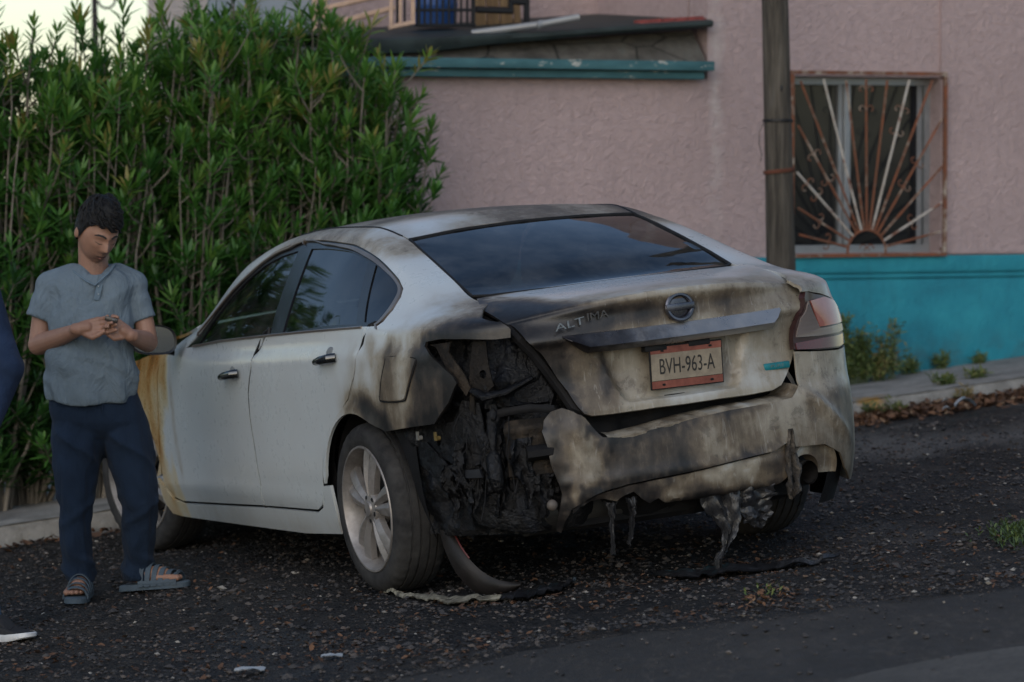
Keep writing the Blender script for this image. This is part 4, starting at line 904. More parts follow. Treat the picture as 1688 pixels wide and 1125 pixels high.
for y in (.37, -.37):
    sroot = MB(); sroot.box((1.25, y, .42), (.25, .24, .09), bev=.05); sroot.box((.96, y, .78), (.07, .23, .30), Matrix.Rotation(R(-14), 3, 'Y'), bev=.05); se_ = sroot.build('seat', seat_m, car)
    MB().box((.83, y, 1.16), (.05, .12, .085), Matrix.Rotation(R(-14), 3, 'Y'), bev=.035).build('headrest', seat_m, se_)
rs = MB(); rs.box((.28, 0, .80), (.07, .62, .28), Matrix.Rotation(R(-18), 3, 'Y'), bev=.05); rs.build('rear_seat', seat_m, car)
MB().box((1.95, 0, .86), (.22, .72, .10), bev=.05).build('dashboard', mat_black, car)
sw = [(1.66+.05*math.sin(q), .37+.18*math.cos(q), .92+.17*math.sin(q)) for q in np.linspace(0, 2*math.pi, 25)]; MB().tube(sw, .016, 8).build('steering_wheel', mat_black, car)

# boot lid: plate recess, crease and lower bulge
LO = [(.552,.09),(.634,1.091),(.622,1.70),(.606,2.6),(.596,3.9),(.585,4.8),(.548,5.818),(.490,6.687),(.444,7.505),(.418,8.35),(.402,8.80),(.375,8.97),(.30,9.0),(0,9.0),(-.30,9.0),(-.385,8.97),(-.425,8.75),(-.470,8.0),(-.528,7.144),(-.560,5.6),(-.588,4.4),(-.604,3.2),(-.624,1.7),(-.62,1.0),(-.558,.07),(-.45,.03),(0,0),(.45,.03)]
def lid_off(u, v, X):
    z, y = X[:, 2], X[:, 1]; hw = .235+.075*(z-.70)/.18; i1 = smst(hw+.012, hw-.018, np.abs(y))*smst(.91, .895, z)*smst(.680, .700, z)
    dent = .006*nz(X, (5, 5, 5), 3, 2)*smst(.95, .85, z)
    o = -.030*i1 + dent
    o += -.006*smst(.672, .652, z)
    o += .004*np.exp(-((y-.22-.55*(.90-z))/.012)**2)*smst(.90, .86, z)*smst(.70, .74, z)
    return o
lidp = panel('boot_lid', lid, [(a, b) for a, b in LO], paint, st=.017, off=lid_off, vs=.115, char=(.5, .03, lambda X: smst(.36, .46, X[:, 1])))
tx = lambda y, r, o=0.: np.array(lid(y, r)) + np.array([-o, 0, 0])
# bright strip over the plate
K = np.linspace(0, 1, 34); rows = []
for f in K:
    y = .457-.905*f; zt = .952 - .004*math.cos(y*3); e = float(min(1, f/.09, (1-f)/.05)); hgt = .004+.064*e; zb2 = zt-hgt if True else 0
    r_t = 4.86; xb = float(lid(y, 4.9)[0]); pr = .010+.030*e; wob = .006*fbm((y*14, 1, 2))*smst(.0, .2, y)
    rows.append([(xb+.012, y, zt+.006), (xb-pr*.15, y, zt+.003), (xb-pr*.62+wob, y, zt-hgt*.34), (xb-pr*1.05+wob, y, zt-hgt*.66), (xb-pr*.95, y, zt-hgt*.76), (xb-pr*.3, y, zb2), (xb+.014, y, zb2+.003)])
MB().grid(np.array(rows)).build('chrome_strip', burnt_chrome, car, ang=30)
for y in (.10, -.08): MB().box(tx(y, 6.4, .012), (.018, .045, .012), bev=.004).build('plate_lamp', mat_black, car)
# round emblem: ring and bar
eM = lambda: None
ec = tx(-.006, 4.03, .008); nx_ = Vector((-1, 0, .10)).normalized(); ey = Vector((0, -1, 0)); ez = nx_.cross(ey)*-1; ez = Vector((.10, 0, 1)).normalized()
emb = burnt_chrome
mb = MB()
def el(q, r, k=1.0): return Vector(ec)+ey*(math.cos(q)*r*1.08)+ez*(math.sin(q)*r)
P = [el(q, .047)+nx_*.006 for q in np.linspace(0, 2*math.pi, 33)]; mb.tube(P, .0095, 8)
mb.box(Vector(ec)+nx_*.010, (.006, .058, .0135), bev=.003); mb.box(Vector(ec)-nx_*.002, (.003, .044, .040), bev=.002); mb.build('emblem', plain('smoked_chrome', (.13,.13,.15), .28, .9, .3), car)
# badge lettering, half melted
Mb = Matrix.Translation(Vector(tx(.37, 4.02, .012))) @ Matrix(((0, .10, -1, 0), (-1, 0, 0, 0), (.135, 1, .08, 0), (0, 0, 0, 1)))
let = plain('sooty_chrome_letters', (.20,.195,.19), .3, .8, .4, 60)
text_mesh('ALT', .040, .004, Mb @ Matrix.Translation((-.058, 0, 0)), let, 'badge_letters', car, (1.75, .95), 1.0)
Mb2 = Mb @ Matrix.Translation((.052, .004, .010)) @ Matrix.Rotation(R(-4), 4, 'Z'); text_mesh('IMA', .038, .004, Mb2, plain('charred_letters', (.055,.05,.045), .4, .3, .5, 60), 'badge_letters', car, (1.45, 1.05), .95)
# teal oval badge low on the right of the lid
bt = tx(-.42, 7.65, .006); MB().box(bt, (.007, .055, .0135), bev=.006).build('eco_badge', plain('teal_badge', (.01,.16,.19), .3, .2, .3, 30), car); text_mesh('PURE', .017, .001, Matrix.Translation(Vector(bt)+Vector((-.0075, 0, 0))) @ Matrix(((0, 0, -1, 0), (-1, 0, 0, 0), (0, 1, 0, 0), (0, 0, 0, 1))), plain('badge_grey', (.12,.2,.2), .4, .5), 'eco_badge_letters', car, (1.5, 1))
# number plate
pr_ = empty('number_plate', (0, 0, 0), car)
pcn = Vector(tx(-.022, 7.15, .026)); pcn.z = .792; tilt = Matrix.Rotation(R(-3), 4, 'Y') @ Matrix.Rotation(R(1.2), 4, 'X'); PM = Matrix.Translation(pcn) @ tilt @ Matrix(((0, 0, -1, 0), (-1, 0, 0, 0), (0, 1, 0, 0), (0, 0, 0, 1)))
pbase = NT('plate_enamel'); pv = pbase.coord(); pbase.set('Base Color', pbase.mix(pbase.ramp(pbase.noise(22, 6, .7, pv), [(.40, 0), (.62, .75)]), pbase.ramp(pbase.noise(7, 4, .6, pv), [(.3, (.22,.185,.135)), (.7, (.30,.255,.19))]), (.17,.14,.105))); pbase.set('Roughness', .55)
pred = NT('plate_red_band'); pv = pred.coord(); pred.set('Base Color', pred.ramp(pred.noise(16, 6, .7, pv), [(.3, (.115,.030,.020)), (.65, (.235,.075,.050)), (.8, (.30,.15,.11))])); pred.set('Roughness', .6)
def pbox(x, y, z, hx, hy, hz, mat, nm, bev=.0):
    mb = MB(); mb.box((0, 0, 0), (hx, hy, hz), bev=bev); o = mb.build(nm, mat, pr_, False)
    for vtx in o.data.vertices: vtx.co = PM @ (vtx.co+Vector((x, y, z)))
    return o
pbox(0, 0, 0, .152, .0815, .003, mat_black, 'plate_frame', .002); pbox(0, .002, .0036, .146, .050, .0018, pbase.m, 'plate'); pbox(0, .0635, .0036, .147, .0125, .0022, pred.m, 'plate_band'); pbox(0, -.0635, .0036, .147, .0135, .0022, pred.m, 'plate_band')
for x, y in ((-.10, .062), (.10, .062), (-.10, -.064), (.10, -.064)): pbox(x, y, .007, .006, .004, .002, mat_black, 'bolt', .0015)
text_mesh('BVH-963-A', .083, .001, PM @ Matrix.Translation((0, .0, .0058)), plain('plate_black', (.018,.016,.014), .6), 'plate_letters', pr_, (.585, 1.0), 1.02)
# seams between lid and quarters: dark channel below the lid edges
ch = []
for a, b in LO:
    p = np.array(lid(a, b)); ch.append(p + np.array([.050, 0, -.03 if b < 2 else (.016 if b > 8.5 else 0)]))
MB().tube([Vector(q) for q in ch]+[Vector(ch[0])], .022, 8).build('lid_channel', dark, car)

# right tail lamp
lampo = [(-.665,1.00),(-.60,.95),(-.53,.903),(-.512,.84),(-.508,.748),(-.65,.728),(-.79,.715),(-.88,.72),(-.89,.84),(-.86,.93),(-.78,.965)]
lamp = empty('tail_lamp', (0, 0, 0), car)
lens = NT('clear_lens'); lens.set('Base Color', (.22,.19,.18)); lens.set('Roughness', .18); lens.set('Coat Weight', .6); lens.set('Metallic', .25)
lv = lens.coord(); lens.bump(lens.math('FRACT', lens.math('MULTIPLY', lens.sep(lv)[2], 60)), .35, .004)
lred = plain('red_lens', (.085,.012,.016), .12, 0, .2, 8, 0, 60, (1,1,1), .8); lpink = NT('sun_faded_red_lens'); lpv = lpink.coord(); lpink.set('Base Color', lpink.ramp(lpink.noise(6, 4, .6, lpv), [(.3, (.28,.085,.070)), (.7, (.40,.165,.135))])); lpink.set('Roughness', .2); lpink.set('Coat Weight', .6)
panel('housing', side, lampo, plain('lamp_dark_rim', (.035,.015,.015), .3), lamp, st=.05, th=.025, o0=.002, attrs=False)
panel('clear_lens', side, [(-.655,.955),(-.60,.925),(-.54,.885),(-.525,.80),(-.66,.79),(-.79,.785),(-.875,.785),(-.875,.815),(-.665,.825),(-.655,.90)], lens.m, lamp, st=.03, th=.006, o0=.008, attrs=False)
panel('faded_lens', side, [(-.672,.955),(-.665,.832),(-.78,.825),(-.876,.822),(-.875,.88),(-.85,.925),(-.78,.955)], lpink.m, lamp, st=.03, th=.006, o0=.009, attrs=False)
panel('red_lens', side, [(-.515,.775),(-.52,.745),(-.65,.733),(-.79,.722),(-.872,.727),(-.872,.772),(-.79,.773),(-.66,.778)], lred, lamp, st=.03, th=.006, o0=.007, attrs=False)
# chrome spur of the right quarter above the lamp is part of the quarter pressing

# rear bumper: slipped, crumpled and peeled back on the left
BT = [(-.505,.585),(-.453,.536),(-.352,.528),(-.163,.524),(.017,.51),(.191,.485),(.30,.474),(.364,.484),(.423,.566),(.464,.608),(.502,.632),(.54,.622),(.57,.59),(.585,.552),(.572,.477),(.566,.394),(.545,.306),(.535,.25),(.555,.15),(.562,.07),(.545,.065),(.53,.12),(.505,.185)]
BL = [(.419,.236),(.296,.262),(.17,.272),(.044,.279),(-.133,.297),(-.32,.313),(-.405,.345),(-.425,.36),(-.435,.315),(-.58,.304),(-.67,.25),(-.718,.175),(-.80,.11),(-1.0,.09),(-1.18,.10),(-1.26,.30),(-1.40,.54),(-1.10,.63),(-.93,.706),(-.79,.706),(-.65,.72),(-.51,.738)]
def bump_off(u, v, X):
    l = smst(.40, .60, u); cr = nz(X, (9, 9, 4), 4, 20); big = nz(X, (3.5, 3.5, 3.5), 3, 31)
    rid = np.abs(nz(X, (7, 7, 3), 4, 60)); o = -.018*(1-np.minimum(1, rid*5))*smst(.22, .42, u)*.35 - .035*l*l + .030*np.exp(-((u-.47)/.06)**2)*smst(.35, .6, v) + .010*cr*smst(.15, .45, u) + .008*big*smst(-.5, .2, u) + .0035*cr
    o += .006*np.exp(-((v-.30-.02*(u < -.3))/.018)**2)*(u > -.4)
    o += .020*np.exp(-((u+.62-.9*(v-.45))/.035)**2)*smst(-.42, -.5, u)*smst(.25, .4, v)*smst(.62, .5, v)           # crease sweeping up the right corner
    return o
rb = panel('rear_bumper', side, BT+BL, paint, off=bump_off, st=.018, th=.008, char=(.75, .022, lambda X: smst(-.42, -.25, X[:, 1])*smst(.64, .60, X[:, 2])*(.35+.65*smst(.1, .4, X[:, 1]))))
# top shelf of the bumper under the lid
rows = []
for s in np.linspace(-.50, .345, 60):
    vv = float(np.interp(s, [-.505,-.453,-.352,-.163,.017,.191,.30,.364], [.585,.536,.528,.524,.51,.485,.474,.484])); p = np.array(side(s, vv)); _, _, nx, ny = plan(s); nr = np.array([nx, ny, 0]); c_ = .006*fbm((s*22, 1, 3)) + .012*smst(-.1, .3, s)*fbm((s*13, 4, 1))
    rows.append([p+np.array([0,0,-.012])-nr*.004, p+np.array([0,0,.001])-nr*.002+nr*c_*.6, p-nr*.012+np.array([0,0,.006+c_]), p-nr*.045+np.array([0,0,.012+c_*1.3]), p-nr*.085+np.array([0,0,.016+c_*.6]), p-nr*.14+np.array([0,0,.012])])
sh = np.array(rows); o = MB().grid(sh).build('bumper_shelf', paint, rb)
me = o.data; XX = np.array([v_.co[:] for v_ in me.vertices]); me.attributes.new('soot', 'FLOAT', 'POINT').data.foreach_set('value', np.clip(.42+.25*nz(XX, (12, 12, 12)), 0, 1)); me.attributes.new('rust', 'FLOAT', 'POINT').data.foreach_set('value', np.zeros(len(XX)))
# charred lower valance
char = NT('charred_plastic'); cv = char.coord(); cn = char.noise(7, 6, .7, cv, .5); char.set('Base Color', char.ramp(cn, [(.34, (.010,.010,.011)), (.47, (.050,.042,.034)), (.60, (.17,.145,.115)), (.74, (.06,.052,.045))])); char.set('Roughness', char.ramp(cn, [(.3, .35), (.7, .7)])); char.bump(char.noise(25, 6, .7, cv), .9, .03); char = char.m
VA = [(-.405,.335),(-.32,.303),(-.133,.287),(.044,.269),(.17,.262),(.296,.252),(.419,.226),(.502,.180),(.500,.160),(.47,.185),(.43,.205),(.38,.208),(.33,.190),(.30,.212),(.26,.222),(.23,.185),(.20,.160),(.165,.178),(.135,.150),(.107,.140),(.06,.142),(.0,.128),(-.08,.132),(-.15,.128),(-.224,.138),(-.27,.130),(-.317,.152),(-.35,.148),(-.39,.175),(-.415,.20),(-.395,.26)]
vo = panel('lower_valance', side, VA, paint, rb, st=.018, off=lambda u, v, X: -.010-.010*smst(.28, .30, v)+.006*nz(X, (12, 12, 8), 4, 4)+.010*smst(.1, .4, u)*nz(X, (20, 20, 14), 3, 8)-.02*smst(.16, .13, v), th=.012)
me = vo.data; XX = np.array([v_.co[:] for v_ in me.vertices]); me.attributes['soot'].data.foreach_set('value', np.clip(.62+.45*nz(XX, (7, 7, 9), 4, 3)+.30*smst(-.02, .25, XX[:, 1])+.15*smst(.34, .30, XX[:, 2]), 0, 1))
# black torn strip at the exhaust side and melted drips
melt = NT('melted_plastic'); mv = melt.coord(); mn = melt.noise(12, 6, .7, melt.coord((1, 1, .3)), .8); melt.set('Base Color', melt.ramp(mn, [(.35, (.008,.008,.009)), (.55, (.026,.027,.030)), (.78, (.085,.087,.092))])); melt.set('Roughness', .3); melt.bump(mn, .6, .02); melt = melt.m
def ribbon(pts, wid, name, par, seed=0, mat=melt):
    """a ragged sagging sheet hung from car-space points (centre line) with widths along y"""
    G = []; n = 26; pts = np.array(pts, float)
    for i in range(n):
        f = i/(n-1)*(len(pts)-1); k = min(int(f), len(pts)-2); c = pts[k]+(pts[k+1]-pts[k])*(f-k); w = np.interp(i/(n-1), np.linspace(0, 1, len(wid)), wid); row = []
        for j in range(13):
            g = j/12*2-1; e = w*g*(1+.35*fbm((i*.35, g*1.5, seed))); row.append(c+np.array([.018*fbm((i*.22, g*2.2, seed+4))+.012*math.cos(g*5+seed), e, .012*fbm((g*3, i*.2, seed+8))]))
        G.append(row)
    G = np.array(G); B = G[:, ::-1]+np.array([.006, 0, 0]); o = MB().grid(np.concatenate([G, B], 1)).build(name, mat, par); return o
def vp(s, v, o=0.): p = np.array(side(s, v)); _, _, nx, ny = plan(s); return p+np.array([nx, ny, 0])*o
a = vp(-.10, .16, -.03); ribbon([a, a+[0, -.02, -.07], a+[.0, -.035, -.14], a+[0.01, -.01, -.20], a+[.0, .03, -.245], a+[-.01, .035, -.295]], [.085, .058, .028, .012, .008, .004], 'melted_drip', rb, 1)
a = vp(-.25, .165, -.03); ribbon([a, a+[.02, 0, -.06], a+[.02, -.01, -.12], a+[.02, -.02, -.16]], [.09, .085, .055, .01], 'melted_drip', rb, 2)
a = vp(.345, .19, -.03); ribbon([a, a+[0, .0, -.05], a+[0, .01, -.12], a+[0, .012, -.19]], [.022, .008, .004, .0015], 'melted_drip', rb, 3)
a = vp(.265, .20, -.03); ribbon([a, a+[0, .0, -.06], a+[0, .015, -.13], a+[0, .03, -.17]], [.03, .009, .004, .0015], 'melted_drip', rb, 4)
a = vp(-.415, .40, .006); ribbon([a, a+[0, .008, -.08], a+[.0, .0, -.16], a+[0, .012, -.23], a+[.01, .02, -.26]], [.008, .022, .032, .026, .01], 'torn_strip', rb, 6, char)
# exhaust surround and twin skins of the tail pipe
pth = [Vector(vp(-.47, .20, -.30)), Vector(vp(-.475, .195, -.10)), Vector(vp(-.48, .19, .015))]
mb = MB(); mb.tube(pth, .046, 20, cap=False); mb.tube(pth[::-1], .040, 20, cap=False); mb.tube([vp(-.48, .19, .012), vp(-.48, .19, .018)], [.0445, .0445], 20, cap=False); mb.box(vp(-.47, .19, -.25), (.01, .04, .04)); mb.build('exhaust_pipe', plain('sooty_steel', (.035,.033,.032), .45, .7, .4, 20), car)
cut = []
for q in np.linspace(-.25, math.pi+.1, 24):
    s = -.53-.125*math.cos(q); vv = .20+.13*math.sin(q); s2 = -.50-.075*math.cos(q); v2 = .195+.075*math.sin(q)
    cut.append([vp(s, vv, -.004), vp(s, vv, -.030), vp(s2*.6+s*.4, v2*.5+vv*.5, -.030), vp(s2, v2, -.032), vp(s2, v2, -.09)])
o = MB().grid(np.array(cut)).build('exhaust_surround', paint, rb); me = o.data; XX = np.array([v_.co[:] for v_ in me.vertices]); me.attributes.new('soot', 'FLOAT', 'POINT').data.foreach_set('value', np.clip(.46+.3*nz(XX, (10, 10, 10)), 0, 1)); me.attributes.new('rust', 'FLOAT', 'POINT').data.foreach_set('value', np.zeros(len(XX)))

# ---- burnt out left rear corner
guts = NT('burnt_inner_metal'); gv = guts.coord(); gn = guts.noise(6, 6, .7, gv, .6); g2_ = guts.noise(3.2, 4, .6, gv)
gcol = guts.ramp(gn, [(.3, (.002,.002,.0025)), (.52, (.005,.0052,.0065)), (.66, (.013,.016,.023)), (.76, (.034,.024,.017)), (.9, (.08,.058,.04))]); guts.set('Base Color', gcol); guts.set('Metallic', .35); guts.set('Roughness', guts.ramp(g2_, [(.38, .16), (.6, .55)])); guts.bump(guts.noise(18, 6, .7, gv), .8, .03); guts = guts.m
ash = NT('scorched_brown_steel'); av = ash.coord(); an_ = ash.noise(9, 6, .7, ash.coord((1, 1, .6))); ash.set('Base Color', ash.ramp(an_, [(.3, (.004,.0036,.0033)), (.5, (.013,.0105,.0085)), (.70, (.055,.042,.030)), (.85, (.025,.02,.016))])); ash.set('Roughness', .65); ash.set('Specular IOR Level', .25); ash.set('Metallic', .2); ash.bump(ash.noise(20, 6, .7, av), .7, .02); ash = ash.m
G = []
for s in np.linspace(.30, 1.36, 60):
    row = []
    for z in np.linspace(.24, 1.02, 50):
        d = .125+.045*fbm((s*5, z*5, 2))+.022*fbm((s*14, z*14, 7)) - .07*math.exp(-((s-.72)/.13)**2-((z-.80)/.05)**2) - .05*math.exp(-((s-.70)/.2)**2-((z-.72)/.02)**2) - .035*math.exp(-((s-.84)/.035)**2)*float(smst(.45, .6, z)) + .06*math.exp(-((s-1.0)/.2)**2-((z-.50)/.035)**2)
        d -= .06*float(smst(1.05, 1.30, s)); d += .10*float(smst(.45, .30, s)); row.append(lower(s, z, -d))
    G.append(row)
IQ = MB().grid(np.array(G)); rr_ = random.Random(4)
for k in range(30):
    s0 = rr_.uniform(.50, 1.15); z0 = rr_.uniform(.36, .92); c = lower(s0, z0, -rr_.uniform(.10, .15)); IQ.ball(c, (rr_.uniform(.008, .02), rr_.uniform(.012, .04), rr_.uniform(.012, .045)), Matrix.Rotation(rr_.random()*3, 3, 'X'), 8, 6)
IQ.build('inner_quarter', guts, car)
G = []
for s in np.linspace(-.60, .42, 50):
    G.append([lower(s, z, -(.17+.02*fbm((s*9, z*9, 1)))) for z in np.linspace(.22, .98, 20)])
MB().grid(np.array(G)).build('rear_panel', dark, car)
def cp(s, z, o): return Vector([float(q) for q in lower(s, z, o)])
def plate(name, pts, o, mat, th=.006, hole=None, par=None):  # sheet outline in (s, z) set o behind the skin
    hs = [[(hole[0]+hole[2]*math.cos(q), hole[1]+hole[2]*math.sin(q)) for q in np.linspace(0, 2*math.pi, 14)[:-1]]] if hole else []
    f = lambda u, v, d: lower(u, v, o-d+.006*fbm((u*18, v*18, 3)))
    return slab(name, pts, hs, f, th, mat, par or car, .03, True, True)
plate('bracket', [(.865,.965),(.800,.965),(.790,.85),(.775,.80),(.815,.775),(.875,.80),(.880,.70),(.905,.72),(.885,.88)], -.055, ash, hole=(.822,.845,.016))
plate('lamp_flange', [(1.10,.965),(1.06,.955),(.93,.815),(.895,.77),(.87,.80),(.90,.86),(.98,.935),(.97,.972)], -.030, ash)
plate('seam_flange', [(1.24,.655),(1.02,.675),(.95,.755),(.86,.74),(.84,.62),(.86,.52),(.98,.50),(1.20,.56),(1.26,.60)], -.062, guts, hole=(1.13,.60,.016))
plate('tail_panel_skin', [(.78,.82),(.66,.87),(.56,.84),(.50,.74),(.52,.70),(.64,.725),(.74,.735)], -.105, guts, hole=(.70,.80,.014))
MB().tube([cp(.86, .79, -.03), cp(.80, .765, -.01), cp(.72, .775, -.02), cp(.60, .815, -.03)], [(.02, .012), (.03, .016), (.026, .012), (.008, .006)], 10).build('folded_flange', guts, car)
MB().tube([cp(.52, .69, -.055), cp(.62, .705, -.045), cp(.74, .70, -.05), cp(.82, .69, -.07)], [(.01, .016)]*4, 8).build('lip', dark, car)
for s, m_ in ((1.234, plain('white_clip', (.17,.17,.16), .6)), (1.10, plain('yellow_clip', (.15,.11,.035), .6))):
    mb = MB(); mb.tube([cp(s, .617, -.05), cp(s, .617, -.036)], .009, 10, cap=False); mb.box(cp(s+.012, .625, -.04), (.006, .004, .016)); mb.build('clip', m_, car)
# black canister, crash foam, bumper beam, silencer, wiring
mb = MB(); mb.tube([cp(.80, .56, -.045), cp(.797, .545, -.04), cp(.793, .49, -.035), cp(.79, .43, -.04), cp(.79, .41, -.045)], [.014, .026, .031, .027, .012], 14); mb.tube([cp(.81, .70, -.07), cp(.80, .63, -.05), cp(.80, .555, -.045)], [.016, .020, .010], 10); [mb.ball(cp(.80+rr_.uniform(-.035, .035), rr_.uniform(.40, .74), -.05+rr_.uniform(-.02, .015)), (.012, .016, rr_.uniform(.01, .035)), None, 8, 6) for _ in range(16)]; mb.build('canister', guts, car)
rows = []
for z in np.linspace(.665, .45, 44):
    gr_ = .010*(1 if (int((z-.45)/.0365) % 2 == 0) and ((z-.45) % .0365) < .007 else 0) if z < .60 else 0; bulge = .02*math.exp(-((z-.635)/.03)**2)
    rows.append([cp(s, z, -.075-gr_+bulge-.03*abs(s-.66)*4*abs(s-.66)+.008*fbm((s*20, z*20, 5))) for s in np.linspace(.75, .52, 14)])
MB().grid(np.array(rows)).build('crash_foam', ash, car)
MB().tube([(-.93, .62, .54), (-.985, .4, .545), (-1.0, 0, .55), (-.985, -.4, .545), (-.93, -.62, .54)], [(.05, .03)]*5, 8).build('bumper_beam', dark, car)
mb = MB(); mb.tube([(-.80, .62, .31), (-.80, .60, .31), (-.80, .2, .31), (-.80, .18, .31)], [.05, .085, .085, .05], 20); mb.tube([(-.80, .18, .31), (-.78, 0, .30), (-.6, -.2, .27), (-.2, -.1, .25), (1.5, 0, .22)], .026, 10); mb.tube([(-.82, -.2, .31), (-.84, -.45, .32), (-.92, -.475, .325)], .03, 10); mb.build('silencer', plain('dull_steel', (.06,.057,.053), .5, .6, .4, 14), car)
MB().ball(cp(.577, .345, -.03), (.018, .021, .021)).build('towing_plug', plain('pale_scorched', (.085,.072,.062), .6), car)
mb = MB(); rr_ = random.Random(4)
for k in range(9):
    s0 = rr_.uniform(.66, .98); z0 = rr_.uniform(.6, .78); P = [cp(s0, z0, -.04)]
    for j in range(5): P.append(P[-1]+Vector((rr_.uniform(-.012, .012), rr_.uniform(-.03, .03), -rr_.uniform(.02, .07))))
    mb.tube(P, rr_.uniform(.002, .0045), 5)
mb.build('wiring', dark, car)
plate('wheel_liner', [(1.38,.60),(1.20,.60),(1.05,.50),(.98,.38),(.97,.27),(1.03,.27),(1.07,.36),(1.16,.46),(1.30,.53)], -.05, guts)
plate('inner_sill', [(1.02,.50),(.86,.50),(.85,.47),(1.0,.47)], -.03, plain('scorched_grey', (.03,.033,.04), .4, .4, .4), .012)
plate('lower_skin', [(1.0,.36),(.84,.36),(.66,.30),(.60,.25),(.72,.25),(.95,.29)], -.06, guts)

for k_, (s_0, z_0, L_, w_) in enumerate(((.66, .60, .26, .05), (.80, .62, .30, .04), (.92, .60, .26, .05), (.60, .46, .16, .04), (1.02, .52, .20, .04), (.74, .80, .16, .03))):
    a = np.array(cp(s_0, z_0, -.045-.02*(k_ % 2))); ribbon([a, a+[.01, .01, -L_*.35], a+[0, -.008, -L_*.7], a+[.01, .012, -L_]], [w_, w_*1.1, w_*.6, w_*.12], 'charred_sheet', car, 30+k_, guts)
# fuel flap, door handles, mirror
panel('fuel_flap', side, smooth_poly([(1.365,.883),(1.17,.879),(1.152,.855),(1.222,.73),(1.262,.700),(1.425,.698),(1.438,.72),(1.385,.86)], 3), paint, st=.03, o0=.006, th=.006)
MB().tube([Vector(vp(a, b, .003)) for a, b in smooth_poly([(1.365,.888),(1.165,.884),(1.145,.855),(1.215,.725),(1.258,.693),(1.43,.691),(1.445,.72),(1.39,.865)], 3)+[(1.365,.888)]], .0035, 5).build('flap_gap', mat_black, car)
hand_m = plain('dark_chrome_handle', (.10,.105,.11), .18, .9, .3)
def handle(s, v, par, sg=1):
    q = lambda a, b, o: Vector(side(sg*a, b)) + Vector((0, sg*o, 0)); mb = MB(); mb.tube([q(s+.075, v-.006, .010), q(s+.07, v-.004, .030), q(s, v+.004, .040), q(s-.07, v+.010, .032), q(s-.085, v+.010, .008)], [(.012, .012), (.013, .014), (.014, .016), (.015, .018), (.014, .018)], 10); o = mb.build('handle', hand_m, par); return o
handle(3.05, .838, fd); handle(1.945, .890, rd)
for par, s, v in ((fd, 3.05, .845), (rd, 1.945, .897)): MB().ball(Vector(side(s, v))+Vector((0,-.014,0)), (.055, .018, .045)).build('handle_cup', plain('cup_shadow_grey', (.16,.17,.175), .5), par)
mir = empty('side_mirror', (0, 0, 0), car)
mc_ = Vector((2.02, 1.02, .995)); V = []; 
rows = []
for i in range(13):
    f = i/12; x = 2.12-.15*f; sc1 = math.sqrt(max(0, 1-(1-f)**2.2))*1.0; row = []
    for q in np.linspace(0, 2*math.pi, 29):
        cy, cz = math.cos(q), math.sin(q); yy = .105*np.sign(cy)*abs(cy)**.7*sc1; zz = .066*np.sign(cz)*abs(cz)**.7*sc1; row.append((x, mc_.y+yy, mc_.z+zz+.012*yy/.1))
    rows.append(row)
last = rows[-1]; rows.append([(1.972, mc_.y+(p[1]-mc_.y)*.90, mc_.z+(p[2]-mc_.z)*.88) for p in last]); MB().grid(np.array(rows)).build('mirror_shell', gloss_black, mir)
mg = NT('mirror_glass'); mg.set('Base Color', (.30,.345,.38)); mg.set('Metallic', 1.0); mg.set('Roughness', .06)
face = [(1.974, mc_.y+(p[1]-mc_.y)*.91, mc_.z+(p[2]-mc_.z)*.89) for p in last[:-1]]; face = [(p[0]+.22*(p[1]-mc_.y)+.02, p[1], p[2]) for p in face]
MB().add(face, [tuple(range(len(face)))]).build('mirror_glass', mg.m, mir, False)
MB().tube([(2.05, .90, .945), (2.06, .93, .95), (2.06, .97, .965)], [.035, .03, .03], 10).build('mirror_arm', gloss_black, mir)
m2 = MB(); m2.box((2.06, -1.0, .99), (.06, .11, .07), bev=.04); m2.build('side_mirror', paint, car)

